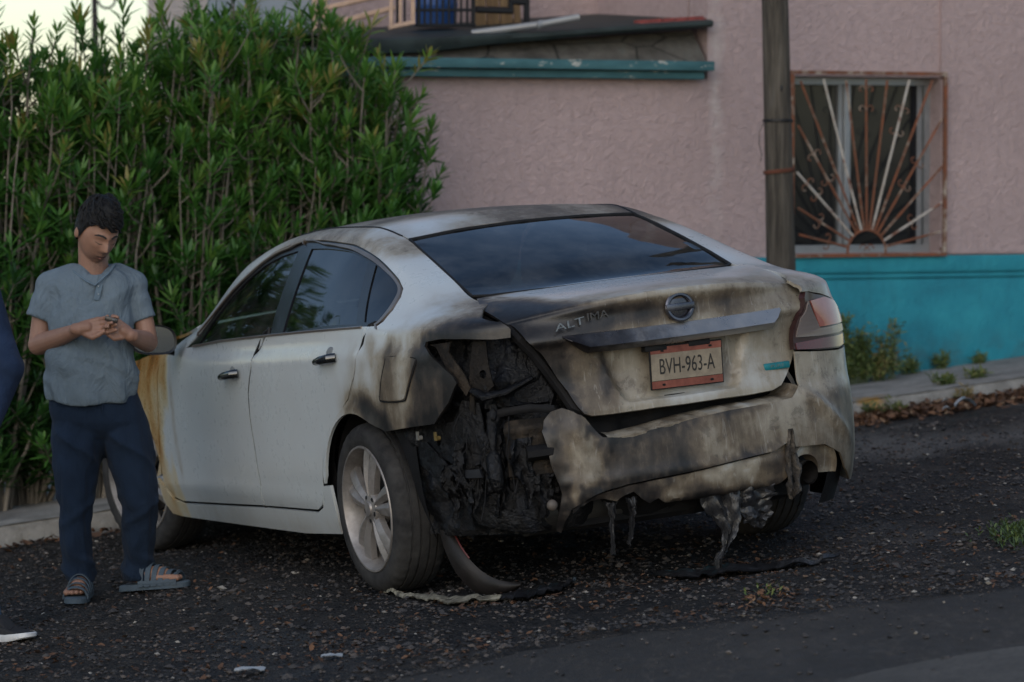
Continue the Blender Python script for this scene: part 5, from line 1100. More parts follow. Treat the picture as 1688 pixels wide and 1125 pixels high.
# wheels
tyre_m = NT('dusty_rubber'); tv = tyre_m.coord(); tyre_m.set('Base Color', tyre_m.ramp(tyre_m.noise(9, 6, .7, tv), [(.35, (.017,.017,.018)), (.7, (.050,.049,.048))])); tyre_m.set('Roughness', .85); tyre_m.set('Specular IOR Level', .2); tyre_m.bump(tyre_m.noise(60, 4, .6, tv), .2, .004); tyre_m = tyre_m.m
rim_m = NT('dusty_alloy'); rv = rim_m.coord(); rim_m.set('Base Color', rim_m.ramp(rim_m.noise(7, 6, .7, rv), [(.3, (.13,.118,.11)), (.6, (.30,.285,.275))])); rim_m.set('Metallic', .45); rim_m.set('Roughness', .42); rim_m = rim_m.m
def wheel_parts(root, sg, detail=True):
    prof = [(.244, .070), (.247, .097), (.256, .103), (.276, .105), (.300, .102), (.316, .093), (.326, .080), (.331, .060), (.3335, .035), (.334, 0)]
    prof = prof + [(r, -h) for r, h in prof[::-1][1:]]
    # tread grooves: cut in the profile
    full = []
    for (r, h) in prof: full.append((r, h))
    gro = []
    for h0 in (-.052, -.020, .018, .052): gro += [(h0+.005, .0), (h0+.0045, .007), (h0-.0045, .007), (h0-.005, .0)]
    tre = sorted([(h, .334-.0035*(h/.06)**2-d) for h, d in gro], key=lambda q: -q[0]); sho = [p for p in prof if p[1] > .06]; sho2 = [p for p in prof if p[1] < -.06]
    prof = sho + [(r, h) for h, r in tre] + sho2
    n = 120; V = []; F = []; k = len(prof)
    for i in range(n):
        q = 2*math.pi*i/n
        for r, h in prof:
            notch = .005 if (i % 3 == 0 and .055 < abs(h) < .098) else 0
            V.append(((r-notch)*math.cos(q), h*sg, (r-notch)*math.sin(q)))
    for i in range(n):
        for j in range(k-1): F.append((i*k+j, ((i+1) % n)*k+j, ((i+1) % n)*k+j+1, i*k+j+1))
    MB().add(V, F).build('tyre', tyre_m, root, ang=30)
    rim = MB(); rim.lathe([(.247, .099*sg), (.245, .104*sg), (.238, .104*sg), (.233, .095*sg), (.224, .060*sg), (.212, .0), (.208, -.09*sg)], 64); rm = rim.build('rim', rim_m, root, ang=50)
    if detail:
        mb = MB()
        for i in range(5):
            for side_ in (-1, 1):
                a0 = 2*math.pi*i/5+R(12); da = R(10.5)*side_
                for w0 in (0,):
                    P = []
                    for f in np.linspace(0, 1, 7):
                        r = .045+.187*f; an = a0+da*(.85+.15*f)+side_*R(3)*(1-f); P.append((r, an, .086+.010*math.sin(f*math.pi)-.010*f))
                    G = []
                    for (r, an, h) in P:
                        wd = (.015+.021*(r-.045)/.187); row = []
                        for t_, hh in ((-1, -.034), (-.96, -.010), (-.15*side_-.12, .004), (-.15*side_+.12, .004), (.96, -.010), (1, -.034)):
                            x = r*math.cos(an)-t_*wd*math.sin(an); z = r*math.sin(an)+t_*wd*math.cos(an); row.append((x, (h+hh)*sg, z))
                        G.append(row)
                    mb.grid(np.array(G))
        mb.build('spokes', rim_m, rm, ang=30)
        hb = MB(); hb.lathe([(.0, .100*sg), (.026, .099*sg), (.030, .092*sg), (.058, .088*sg), (.066, .07*sg), (.066, .03*sg)], 40); hb.build('hub', rim_m, rm)
        lg = MB()
        for i in range(5):
            an = 2*math.pi*i/5+R(48); c = Vector((.046*math.cos(an), .0, .046*math.sin(an))); lg.tube([c+Vector((0, .084*sg, 0)), c+Vector((0, .0905*sg, 0))], .0095, 12)
        lg.build('lug_hole', mat_black, rm)
    MB().lathe([(.0, .02*sg), (.15, .02*sg), (.155, -.01*sg), (.0, -.01*sg)], 40).build('brake_disc', plain('brake_steel', (.05,.045,.042), .5, .6) if 'brake_steel' not in bpy.data.materials else bpy.data.materials['brake_steel'], root)
for x, y, sg, rot in ((0, .795, 1, -12), (0, -.795, -1, 20), (2.83, .79, 1, 33), (2.83, -.79, -1, 50)):
    wr = empty('wheel', (x, y, .331), car); wheel_parts(wr, sg); wr.rotation_euler = (0, R(rot), R(14) if x > 1 else 0)
# wheel wells
for x in (0, 2.83):
    for sg in (1, -1):
        G = [[(x+.385*math.cos(q), y, .334+.385*math.sin(q)) for y in np.linspace(.86*sg, .50*sg, 5)] for q in np.linspace(R(-8), R(188), 26)]
        if x == 0 and sg > 0: G = [[(x+.385*math.cos(q), y, .334+.385*math.sin(q)) for y in np.linspace(.86*sg, .50*sg, 5)] for q in np.linspace(R(-8), R(150), 22)]
        mb = MB(); mb.grid(np.array(G)); mb.add([(x+.385*math.cos(q), .50*sg, .334+.385*math.sin(q)) for q in np.linspace(R(-8), R(188), 26)], [tuple(range(26))]); mb.build('wheel_well', mat_black, car)
MB().tube([(0, -.75, .33), (0, .75, .33)], .035, 10).build('axle', dark, car)
# ------------------------------------------------------------------ people
def cloth(name, c, fold=14, sc=(1,1,.5), strength=.5, var=.14):
    t = NT(name); v = t.coord(); a = t.noise(5, 5, .6, v); w = t.noise(fold, 4, .55, t.coord(sc), 1.4); f = t.noise(400, 2, .5, v)
    col = t.ramp(a, [(.3, tuple(x*(1-var) for x in c)), (.7, tuple(x*(1+var) for x in c))]); t.set('Base Color', col); t.set('Roughness', .92); t.set('Specular IOR Level', .2)
    t.set('Sheen Weight', .03); t.bump(t.math('ADD', w, t.math('MULTIPLY', f, .08)), strength, .03); return t.m
skin = NT('skin'); v = skin.coord(); sx = skin.sep(v); sc0 = skin.ramp(skin.noise(9, 5, .6, v), [(.3, (.235,.125,.085)), (.7, (.315,.175,.122))]); skin_c = sc0; skin.set('Base Color', sc0); skin.set('Roughness', .55); skin.set('Subsurface Weight', .08); skin.set('Subsurface Radius', (.02, .008, .004)); skin.bump(skin.noise(120, 3, .6, v), .08, .003); skin_nt = skin; skin = skin.m
hair_m = NT('black_hair'); v = hair_m.coord((60, 60, 12)); hair_m.set('Base Color', hair_m.ramp(hair_m.noise(2, 3, .5, v), [(.3, (.003,.003,.004)), (.7, (.010,.010,.011))])); hair_m.set('Roughness', .5); hair_m.set('Specular IOR Level', .25); hair_m.bump(hair_m.noise(3, 4, .6, v), .8, .01); hair_m = hair_m.m
def head_pts(nu=56, nv=44):
    """head in its own frame: x to its left, -y face forward, z up, origin at the skull centre, ~0.235 tall"""
    X = []
    for i in range(nv+1):
        ph = math.pi/2 - math.pi*i/nv; row = []
        for j in range(nu):
            az = 2*math.pi*j/nu; d = np.array([math.sin(az)*math.cos(ph), -math.cos(az)*math.cos(ph), math.sin(ph)])
            p = d*np.array([.076, .096, .118])
            if d[2] < 0:
                k = -d[2]; p[0] *= 1-.22*k; p[1] = p[1]*(1-.10*k) - .012*k*(d[1] < 0); 
                if d[1] > 0: p[1] *= 1-.30*k; p[2] *= 1-.15*k*d[1]
            if d[1] < -.1:
                x, z = p[0], p[2]; g = lambda cx, cz, sx_, sz, h: h*math.exp(-((x-cx)/sx_)**2-((z-cz)/sz)**2)
                f = g(0, -.022, .010, .020, .020)+g(0, -.034, .013, .009, .010)+g(.010, -.038, .007, .006, .004)+g(-.010, -.038, .007, .006, .004)    # nose, wings
                f += g(0, .010, .007, .02, .006) + g(.026, .020, .022, .009, .007)+g(-.026, .020, .022, .009, .007)      # bridge, brows
                f -= g(.031, .001, .016, .011, .009)+g(-.031, .001, .016, .011, .009)                                  # sockets
                f += g(.031, .0, .011, .008, .006)+g(-.031, .0, .011, .008, .006)                                      # lids
                f += g(0, -.064, .022, .006, .0065)+g(0, -.075, .018, .006, .0065)-g(0, -.0695, .022, .0028, .0055)-g(0, -.085, .018, .006, .004)   # lips
                f += g(0, -.101, .018, .012, .008)+g(.042, -.02, .016, .016, .004)+g(-.042, -.02, .016, .016, .004)       # chin, cheeks
                f += g(.040, -.075, .02, .02, .003)+g(-.040, -.075, .02, .02, .003)
                p[1] -= f
            row.append(p)
        X.append(row)
    return np.array(X)
def hand(mb, w, fwd, nrm, L, curl, thumb, sc=1.0):
    """palm from the wrist along fwd; nrm is the back of the hand; curl per finger joint (rad)"""
    w = Vector(w); f = Vector(fwd).normalized(); n = Vector(nrm); n = (n-f*n.dot(f)).normalized(); s = f.cross(n)*L
    mb.capsule(w-f*.02, w+f*.03*sc, .026*sc, .027*sc)
    for q in (-.024, -.008, .008, .024): mb.capsule(w+f*.01+s*q*.7*sc, w+f*.080*sc+s*q*1.2*sc-n*.002, .0145*sc, .0125*sc)
    tips = []
    for k, (q, ln, cu) in enumerate(zip((-.027, -.009, .009, .026), (.074, .084, .078, .060), curl)):
        b = w+f*.086*sc+s*q*1.12*sc; d = f.copy(); p = b
        for j, fr in enumerate((.46, .30, .24)):
            a = cu[j]; d = (Matrix.Rotation(-a*L if False else 0, 3, 'X') @ d); ax = s.normalized(); d = Matrix.Rotation(a, 3, f.cross(n)) @ d
            e = p+d*ln*fr*sc; mb.capsule(p, e, (.0098-.0009*j)*sc, (.0092-.0010*j)*sc, 10); p = e
        tips.append(p)
    t0 = w+f*.022*sc-s*.026*sc*1.0; t1 = t0+(f*.6-s*.75+Vector(thumb)*.6).normalized()*.036*sc; t2 = t1+(f*1.0-s*.1+Vector(thumb)).normalized()*.030*sc; t3 = t2+(f*1.0+s*.15+Vector(thumb)*1.1).normalized()*.024*sc
    mb.capsule(t0, t1, .015*sc, .0125*sc, 10); mb.capsule(t1, t2, .0118*sc, .0105*sc, 10); mb.capsule(t2, t3, .0105*sc, .009*sc, 10)
    return tips, t3
def remesh(o, vox, it=4, fac=.5):
    m = o.modifiers.new('remesh', 'REMESH'); m.mode = 'VOXEL'; m.voxel_size = vox; m.use_smooth_shade = True
    if it: s = o.modifiers.new('smooth', 'SMOOTH'); s.iterations = it; s.factor = fac
    return o
def ring(c, rx, ry, n=40, ph=0, e=2.3):
    o = []
    for k in range(n):
        q = 2*math.pi*k/n; cx, cy = math.cos(q), math.sin(q); o.append((c[0]+rx*np.sign(cx)*abs(cx)**(2/e), c[1]+ry*np.sign(cy)*abs(cy)**(2/e), c[2]))
    return o
def loft(mb, rings, cap=True):
    n = len(rings[0]); V = [p for r in rings for p in r]; F = []
    for i in range(len(rings)-1):
        for j in range(n): F.append((i*n+j, i*n+(j+1) % n, (i+1)*n+(j+1) % n, (i+1)*n+j))
    if cap: F += [tuple(range(n))[::-1], tuple((len(rings)-1)*n+j for j in range(n))]
    mb.add(V, F)

KM = 14.95/FPX
q_ = ray(180, 985); d_ = 14.95/q_.y; PM0 = CAMP+q_*d_; PM0.z = float(gz(PM0.x, PM0.y))
man = empty('person', PM0); tag(man, 'man in grey blue henley T-shirt, navy trousers and sandals, looking down at his hands', 'person')
_z0 = 985 + (PM0.z-(CAMP+q_*d_).z)/KM*-1
def m_(u, v, d=0.): return Vector(((u-180)*KM*(1+d/14.95)+d*(180-844)/FPX*0, d, (_z0-v)*KM))
# body: head, neck, upper chest, arms, hands and feet in one skin
mb = MB()
HC = m_(165, 379, -.035); HR = Matrix.Rotation(R(33), 3, 'Z') @ Matrix.Rotation(R(27), 3, 'X') @ Matrix.Rotation(R(4), 3, 'Y')
H = head_pts(); HX = [HC + HR @ Vector(p)*1.06 for p in H.reshape(-1, 3)]
nv_, nu_ = H.shape[:2]; F = []
for i in range(nv_-1):
    for j in range(nu_): F.append((i*nu_+j, i*nu_+(j+1) % nu_, (i+1)*nu_+(j+1) % nu_, (i+1)*nu_+j))
mb.add(HX, F)
hp = lambda x, y, z: HC + HR @ Vector((x, y, z))*1.06
for s in (-1, 1): mb.ball(hp(.078*s, .006, -.008), (.010, .018, .030), HR @ Matrix.Rotation(R(-18*s), 3, 'Z') @ Matrix.Rotation(R(12), 3, 'X'))
mb.capsule(hp(0, .022, -.05), m_(157, 458, .025), .056, .064, 20)
mb.capsule(m_(120, 474, .02), m_(200, 470, .02), .05, .05, 16); mb.ball(m_(158, 478, 0), (.110, .082, .07)); mb.capsule(m_(152, 446, .03), m_(118, 466, .03), .04, .035); mb.capsule(m_(165, 446, .03), m_(200, 464, .03), .036, .035); mb.capsule(m_(120, 474, .02), m_(80, 484, .02), .035, .035); mb.capsule(m_(200, 470, .02), m_(230, 480, .02), .035, .035)
# his right arm (picture left) and left arm
SR, ER, WR_ = m_(76, 475, .02), m_(66, 566, .0), m_(143, 537, -.235)
mb.capsule(SR+Vector((0,0,-.03)), ER, .043, .043, 16); mb.capsule(ER, ER.lerp(WR_, .35)+Vector((0,0,-.003)), .045, .042, 16); mb.capsule(ER.lerp(WR_, .35)+Vector((0,0,-.003)), WR_, .042, .027, 16)
SL, EL, WL_ = m_(230, 470, .03), m_(246, 562, .0), m_(226, 547, -.20)
mb.capsule(SL+Vector((0,0,-.03)), EL, .040, .042, 16); mb.capsule(EL, EL.lerp(WL_, .4), .042, .039, 16); mb.capsule(EL.lerp(WL_, .4), WL_, .039, .027, 16)
cR = [(.15, .25, .15), (.2, .35, .2), (.3, .4, .25), (.4, .5, .3)]
hand(mb, WR_+Vector((.005,0,.004)), (1, -.10, .13), (-.05, -1, .25), -1, cR, (.2, -.2, .5), .98)
cL = [(.55, .85, .5), (.65, .9, .5), (.75, .95, .5), (.85, 1.0, .5)]
hand(mb, WL_+Vector((-.005,0,.006)), (-.72, -.30, .42), (.25, -1, .25), 1, cL, (-.2, -.1, .35), .95)
# feet
def foot(a, d, L, W2=.045):
    """heel a, direction d"""
    a = Vector(a); d = Vector(d).normalized(); s = Vector((0,0,1)).cross(d)
    mb.capsule(a+Vector((0,0,.085)), a+d*.02+Vector((0,0,.05)), .034, .040); mb.capsule(a+d*.02+Vector((0,0,.048)), a+d*L*.62+Vector((0,0,.034)), .038, .036)
    for k, (o, l, r) in enumerate(((-.034, .245, .0135), (-.014, .25, .0105), (.003, .24, .010), (.018, .225, .0095), (.032, .205, .009))): mb.capsule(a+d*L*.58+s*o+Vector((0,0,.028)), a+d*l*L/.25+s*o*1.1+Vector((0,0,.022)), r*1.15, r)
fR0, fRd = m_(134, 962, .06), (-.02, -1, 0); fL0, fLd = m_(214, 968, .08), (.93, -.30, .10)
fR0.z = float(gz(man.location.x+fR0.x, man.location.y+fR0.y))-man.location.z+.020; fL0.z = float(gz(man.location.x+fL0.x, man.location.y+fL0.y))-man.location.z+.022
foot(fR0, fRd, .225); foot(fL0, fLd, .225)
for Q in ((m_(158, 478, 0), m_(156, 600, -.02), m_(160, 680, 0)), (m_(160, 680, 0), m_(130, 730, 0), m_(124, 850, 0), m_(131, 962, .05), fR0+Vector((0,0,.06))), (m_(160, 680, 0), m_(212, 730, .01), m_(228, 850, .02), m_(222, 950, .085), fL0+Vector((0,0,.06)))):
    for i in range(len(Q)-1): mb.capsule(Q[i], Q[i+1], .036, .036)
body = remesh(mb.build('body', skin, man), .0034, 3)
# stubble and warmer lips belong to the skin itself
c_ = hp(0, -.075, -.088); sn = skin_nt; mp_ = sn.n.new('ShaderNodeVectorMath'); mp_.operation = 'DISTANCE'; mp_.inputs[1].default_value = c_; sn.link(sn.coord(), mp_.inputs[0])
sn.set('Base Color', sn.mix(sn.math('MULTIPLY', sn.ramp(mp_.outputs['Value'], [(.03, .55), (.068, 0)]), sn.ramp(sn.noise(220, 2, .5, sn.coord()), [(.35, .35), (.6, 1)])), skin_c, (.085,.055,.045)))
# face marks: brows, lash lines, lips, stubble
fm_ = plain('dark_brow', (.012,.010,.010), .8); lipm = plain('lips', (.24,.095,.075), .5, 0, .1)
def fp(x, z, o=0.): # a point on the face surface
    best = min(HX, key=lambda p: 0) if False else None
    P = H.reshape(-1, 3); k = P[:, 1] < 0; Q = P[k]; i = ((Q[:, 0]-x)**2+(Q[:, 2]-z)**2).argsort()[:4]; y = Q[i, 1].mean(); return hp(x, y-o, z)
for s in (-1, 1):
    MB().tube([fp(.012*s, .020, .003), fp(.025*s, .026, .003), fp(.040*s, .025, .001), fp(.050*s, .019, .000)], [(.002, .0036), (.0025, .0045), (.0022, .0040), (.001, .002)], 8).build('eyebrow', fm_, man)
    MB().tube([fp(.018*s, -.007, .0015), fp(.030*s, -.0095, .0025), fp(.043*s, -.006, .001)], [.0007, .0013, .0008], 6).build('eyelash', fm_, man)
MB().tube([fp(-.021, -.069, .0005), fp(-.010, -.0685, .0005), fp(0, -.0695, .0005), fp(.010, -.0685, .0005), fp(.021, -.069, .0005)], [.0006, .0018, .0022, .0018, .0006], 6).build('mouth', plain('mouth_line', (.06,.022,.018), .6), man)
MB().tube([fp(-.018, -.0745, -.001), fp(0, -.0765, -.0005), fp(.018, -.0745, -.001)], [.001, .0042, .001], 8).build('lower_lip', lipm, man)
# hair: short back and sides, fuller on top with a fringe to one side
mb = MB(); G = []; rr_ = random.Random(3)
for i in range(27):
    ph = math.pi/2 - (math.pi*.62)*i/26; row = []
    for j in range(64):
        az = 2*math.pi*j/64; fr = math.cos(az)     # 1 at the face
        lim = math.pi/2 - (.28 if fr > .55 else .28+(.80)*float(smst(.6, -.5, fr))+.12)*math.pi*.62 if False else None
        low = .30*fr + (-.42)*(1-fr)/1.0*.62; low = np.interp(fr, [-1, -.4, -.05, .15, .36, .7, 1], [-.62, -.55, -.28, -.16, .26, .47, .50]) + .03*math.sin(az*3+1) + (.10 if math.sin(az) < 0 else -.10)*float(smst(.3, .8, fr))*abs(math.sin(az))*1.6
        p_ = math.pi/2 - (math.pi/2-low)*i/26
        d = np.array([math.sin(az)*math.cos(p_), -math.cos(az)*math.cos(p_), math.sin(p_)]); vol = 1.08+.16*max(0, d[2])**1.2+.08*max(0, fr)*max(0, d[2])
        clump = .050*fbm((d[0]*3.1+d[2]*1.5, d[1]*3.1, d[2]*3.1), 3)+.020*fbm((d[0]*9+d[2]*6, d[1]*9, d[2]*5), 2); edge = float(smst(1.0, .86, i/26))
        vol = 1.0+(vol-1.0+clump)*(.35+.65*edge)
        p = d*np.array([.078, .098, .119])*vol
        if d[2] < 0: p[1] *= 1+.3*d[2]*.6
        row.append(tuple(hp(*p)))
    G.append(row+[row[0]])
mb.grid(np.array(G))
for k in range(420):     # locks
    az = rr_.uniform(-2.6, 2.6); el = rr_.uniform(.55, 1.45); dz_ = rr_.gauss(.65, .30)*(1 if math.cos(az) > -.2 else .4); jt_ = rr_.uniform(-.10, .16); lf_ = rr_.uniform(.0, .12)*(1 if el > .75 else .5); dl_ = rr_.uniform(.10, .45); P = []
    for f in np.linspace(0, 1, 5):
        az2 = az+dz_*f; fr2 = math.cos(az2); el2 = max(float(np.interp(fr2, [-1, -.4, -.05, .15, .36, .7, 1], [-.45, -.42, -.15, -.05, .26, .45, .47])) + (.08 if math.sin(az2) < 0 else -.10)*float(smst(.3, .8, fr2))+jt_, el-dl_*f); d2 = np.array([math.sin(az2)*math.cos(el2), -math.cos(az2)*math.cos(el2), math.sin(el2)]); P.append(hp(*(d2*np.array([.078, .098, .119])*(1.05+.17*max(0, d2[2])+lf_*math.sin(f*3)))))
    mb.tube(P, [.004, .0055, .005, .0038, .0008], 5)
mb.build('hair', hair_m, man)
# T-shirt
shirt_m = cloth('grey_blue_jersey', (.132,.172,.206), 9, (1, 1, .45), 1.0)
mb = MB()
tz = [(653, 82, 222, .118, -.03), (640, 79, 226, .124, -.03), (622, 78, 227, .128, -.03), (600, 80, 226, .130, -.032), (570, 83, 223, .126, -.03), (540, 84, 222, .120, -.02), (510, 83, 224, .116, -.01), (488, 80, 229, .112, .0), (468, 74, 234, .106, .005), (455, 78, 230, .096, .010), (446, 92, 218, .082, .016), (438, 108, 205, .066, .022), (432, 116, 196, .054, .028)]
RG = []; tz = sorted(tz, key=lambda q: -q[0]); A = np.array(tz, float)[::-1]; tz = [tuple([v]+[float(np.interp(v, A[:, 0], A[:, k])) for k in range(1, 5)]) for v in np.arange(653, 431, -4.0)]
for v_, a, b, dy, dd in tz:
    c = m_((a+b)/2, v_, dd); rg_ = ring(c, (b-a)/2*KM, dy, 64, e=2.4); o = []
    for k, p in enumerate(rg_):
        q = 2*math.pi*k/64; x, y, z = p
        if v_ > 610: # hem hangs lower in front, ripples
            z += -.026*max(0, -math.sin(q))*(1 if v_ > 630 else .5)+.006*math.sin(q*5+1)
        fo = .011*fbm((math.cos(q)*2.2+z*2.5, math.sin(q)*2.2, z*5), 3)+.012*float(smst(570, 640, v_))*math.sin(q*8+z*16+math.sin(z*9))*.7+.007*math.sin(z*38+math.cos(q)*4.5+math.sin(q)*2)*float(smst(545, 575, v_)*smst(625, 600, v_))+.006*math.sin(z*30-math.cos(q)*7)*float(smst(470, 490, v_)*smst(545, 520, v_))
        # V neck: sink the front of the collar rings
        if v_ < 450: z -= .055*math.exp(-((x-m_(163, 0).x)/.034)**2)*(1 if math.sin(q) < -.2 else 0)*float(smst(450, 434, v_))
        n_ = Vector((x-c.x, y-c.y, 0)).normalized(); fo += .013*(1-abs(math.sin(z*17+q*1.1)))**4*float(smst(560, 580, v_)*smst(640, 620, v_)) + .010*(1-abs(math.sin(z*13-q*1.4+.6)))**4*float(smst(462, 480, v_)*smst(560, 540, v_)); o.append((x+n_.x*fo, y+n_.y*fo, z))
    RG.append(o)
loft(mb, RG)
def sleeve(a, b, ra, rb):
    a = Vector(a); b = Vector(b); P = []; rad = []
    for f in np.linspace(0, 1, 9): P.append(a.lerp(b, f)); rad.append((ra+(rb-ra)*f)*(1+.03*math.sin(f*14)))
    mb.tube(P, rad, 28)
mb.capsule(m_(122, 452, .018), m_(86, 470, .015), .052, .066, 20); mb.capsule(m_(196, 450, .022), m_(222, 467, .02), .048, .060, 20)
sleeve(m_(90, 466, .015), m_(67.5, 524, .0), .066, .060); sleeve(m_(217, 464, .02), m_(239.5, 525, .01), .060, .050)
shirt = remesh(mb.build('shirt', shirt_m, man), .007, 3)
# collar and button placket
cm_ = cloth('collar_jersey', (.115,.160,.200), 20); V_ = m_(165, 466, -.118)
MB().tube([m_(116, 434, .005), m_(130, 447, -.062), m_(150, 460, -.100), V_, m_(173, 458, -.106), m_(186, 446, -.078), m_(193, 433, -.02)], [(.006, .004)]*7, 8).build('collar', cm_, man)
mb = MB(); mb.box(m_(169, 478, -.106), (.0125, .0035, .034), Matrix.Rotation(R(12), 3, 'Y') @ Matrix.Rotation(R(-8), 3, 'X'), bev=.002); mb.build('placket', cm_, man)
for v_ in (468, 481): MB().ball(m_(170, v_, -.113), (.003, .002, .003)).build('button', plain('pale_button', (.35,.38,.4), .4) if 'pale_button' not in bpy.data.materials else bpy.data.materials['pale_button'], man)
# trousers
trs = cloth('navy_jersey', (.010,.020,.040), 7, (1, 1, .35), .7, .25)
mb = MB(); RG = []
for v_, a, b, dy in ((636, 86, 226, .105), (655, 83, 232, .112), (675, 83, 238, .112), (692, 88, 240, .105), (704, 104, 228, .09), (716, 130, 206, .06), (724, 152, 188, .03)): RG.append(ring(m_((a+b)/2, v_, -.012), (b-a)/2*KM, dy, 48, e=2.3))
loft(mb, RG)
def leg(rows):
    RG = []; A = np.array(rows, float); vs_ = np.arange(A[0, 0], A[-1, 0]+.1, 5.0); rows = [tuple([v]+[float(np.interp(v, A[:, 0], A[:, k])) for k in range(1, 5)]) for v in vs_]
    for v_, u, r, ry, d in rows:
        c = m_(u, v_, d); o = []
        for k, p in enumerate(ring(c, r*KM, ry, 36, e=2.15)):
            q = 2*math.pi*k/36; n_ = Vector((p[0]-c.x, p[1]-c.y, 0)).normalized(); f = .012*fbm((math.cos(q)*1.4+7, math.sin(q)*1.4, p[2]*5), 3)+.006*math.sin(p[2]*26+math.cos(q)*5+math.sin(q)*2)*float(smst(800, 830, v_)*smst(880, 850, v_))+.016*(1-abs(math.sin(p[2]*16+q*1.2)))**3*float(smst(700, 715, v_)*smst(790, 750, v_))+.014*(1-abs(math.sin(p[2]*21-q*1.0+1)))**3*float(smst(800, 825, v_)*smst(880, 855, v_))+.016*(1-abs(math.sin(p[2]*34+q*.8)))**2*float(smst(905, 930, v_))-.004+.007*math.sin(p[2]*42+math.cos(q)*3)*float(smst(885, 950, v_)); o.append((p[0]+n_.x*f, p[1]+n_.y*f, p[2]))
        RG.append(o)
    loft(mb, RG)
leg([(655, 122, 39, .095, 0), (700, 128, 44, .110, 0), (730, 129.5, 44, .110, 0), (765, 128, 38.5, .102, 0), (800, 125.5, 33, .092, -.005), (830, 124, 28.5, .083, -.008), (860, 123.5, 26.5, .076, 0), (890, 125, 26, .073, .01), (915, 127.5, 26, .072, .02), (940, 130, 25.5, .074, .03), (955, 132, 26, .078, .03), (963, 132.5, 25, .076, .03)])
leg([(655, 200, 33, .095, .01), (700, 208, 40, .110, .01), (730, 213, 41, .110, .01), (765, 219, 37.5, .10, .01), (800, 226, 33.5, .09, .01), (830, 228, 31, .084, .01), (860, 228.5, 29.5, .078, .03), (890, 227.5, 27.5, .074, .05), (915, 227, 25.5, .07, .07), (935, 226.5, 25, .074, .085), (950, 225, 27.5, .082, .09), (964, 222, 27.5, .08, .09)])
remesh(mb.build('trousers', trs, man), .008, 3)
MB().tube([m_(176, 655, -.128), m_(176.5, 668, -.131), m_(176, 676, -.130)], .0035, 6).build('drawstring', trs, man)
# sandals
sole = plain('grey_blue_foam', (.055,.080,.105), .75, 0, .2, 20, .2)
def sandal(a, d, slits):
    a = Vector(a); d = Vector(d).normalized(); s = Vector((0,0,1)).cross(d); root = empty('sandal', (0, 0, 0), man); mb = MB()
    prof = [(-.045, .030), (-.03, .040), (.02, .043), (.08, .041), (.13, .047), (.18, .051), (.22, .047), (.245, .036), (.257, .018)]
    out = [a+d*x+s*y for x, y in prof]+[a+d*x-s*y for x, y in prof[::-1]]; n = len(out); V = [p+Vector((0,0,-.016)) for p in out]+[p+Vector((0,0,.004)) for p in out]+[a+d*((p-a).dot(d)*.96+.004)+s*((p-a).dot(s)*.93)+Vector((0,0,.009)) for p in out]; F = [tuple(range(n))[::-1], tuple(range(2*n, 3*n))]
    for r_ in (0, n): F += [(r_+i, r_+(i+1) % n, r_+n+(i+1) % n, r_+n+i) for i in range(n)]
    mb.add(V, F).build('sole', sole, root); mb = MB()
    for k in range(slits):
        f = .060+.150*k/(slits-1); hgt = np.interp(f, [.05, .13, .21], [.104, .078, .046]); w = .049; G = []
        for q in np.linspace(0, math.pi, 15):
            c = a+d*f+s*(w*math.cos(q))+Vector((0,0,-.002+hgt*math.sin(q)**.8)); hw = .150/(slits-1)*.37; nrm_ = (s*math.cos(q)+Vector((0,0,math.sin(q))))*.004; G.append([c-d*hw, c-d*hw+nrm_, c+d*hw+nrm_, c+d*hw])
        mb.grid(np.array([[tuple(p) for p in r] for r in G]))
    for q0 in (.0, math.pi): 
        mb.tube([a+d*.05+s*(.049*math.cos(q0))+Vector((0,0,.012)), a+d*.215+s*(.048*math.cos(q0))+Vector((0,0,.010))], [(.005, .012)]*2, 8)
    mb.tube([a+d*.055+s*.045*c_+Vector((0,0,.02+.086*(1-c_*c_)**.5)) for c_ in np.linspace(-1, 1, 13)], [(.008, .006)]*13, 8); mb.tube([a+d*.212+s*.046*c_+Vector((0,0,.012+.036*(1-c_*c_)**.5)) for c_ in np.linspace(-1, 1, 13)], [(.008, .005)]*13, 8)
    mb.build('strap', sole, root)
sandal(fR0+Vector((0,0,-.004)), fRd, 5); sandal(fL0+Vector((0,0,-.004)), fLd, 6)
# the small dark thing between his fingers
P = man.location + m_(199, 520, -.285); ph = empty('small_device', P); tag(ph, 'small dark object pinched between the standing man\'s fingers', 'small object')
mb = MB(); mb.box((0, 0, 0), (.026, .009, .009), Matrix.Rotation(R(14), 3, 'Y'), bev=.003); mb.build('case', plain('black_gloss_plastic', (.010,.010,.012), .3), ph); MB().box((.010, -.009, .0), (.006, .0025, .003), Matrix.Rotation(R(14), 3, 'Y'), bev=.001).build('button', plain('grey_button', (.09,.09,.1), .4), ph)

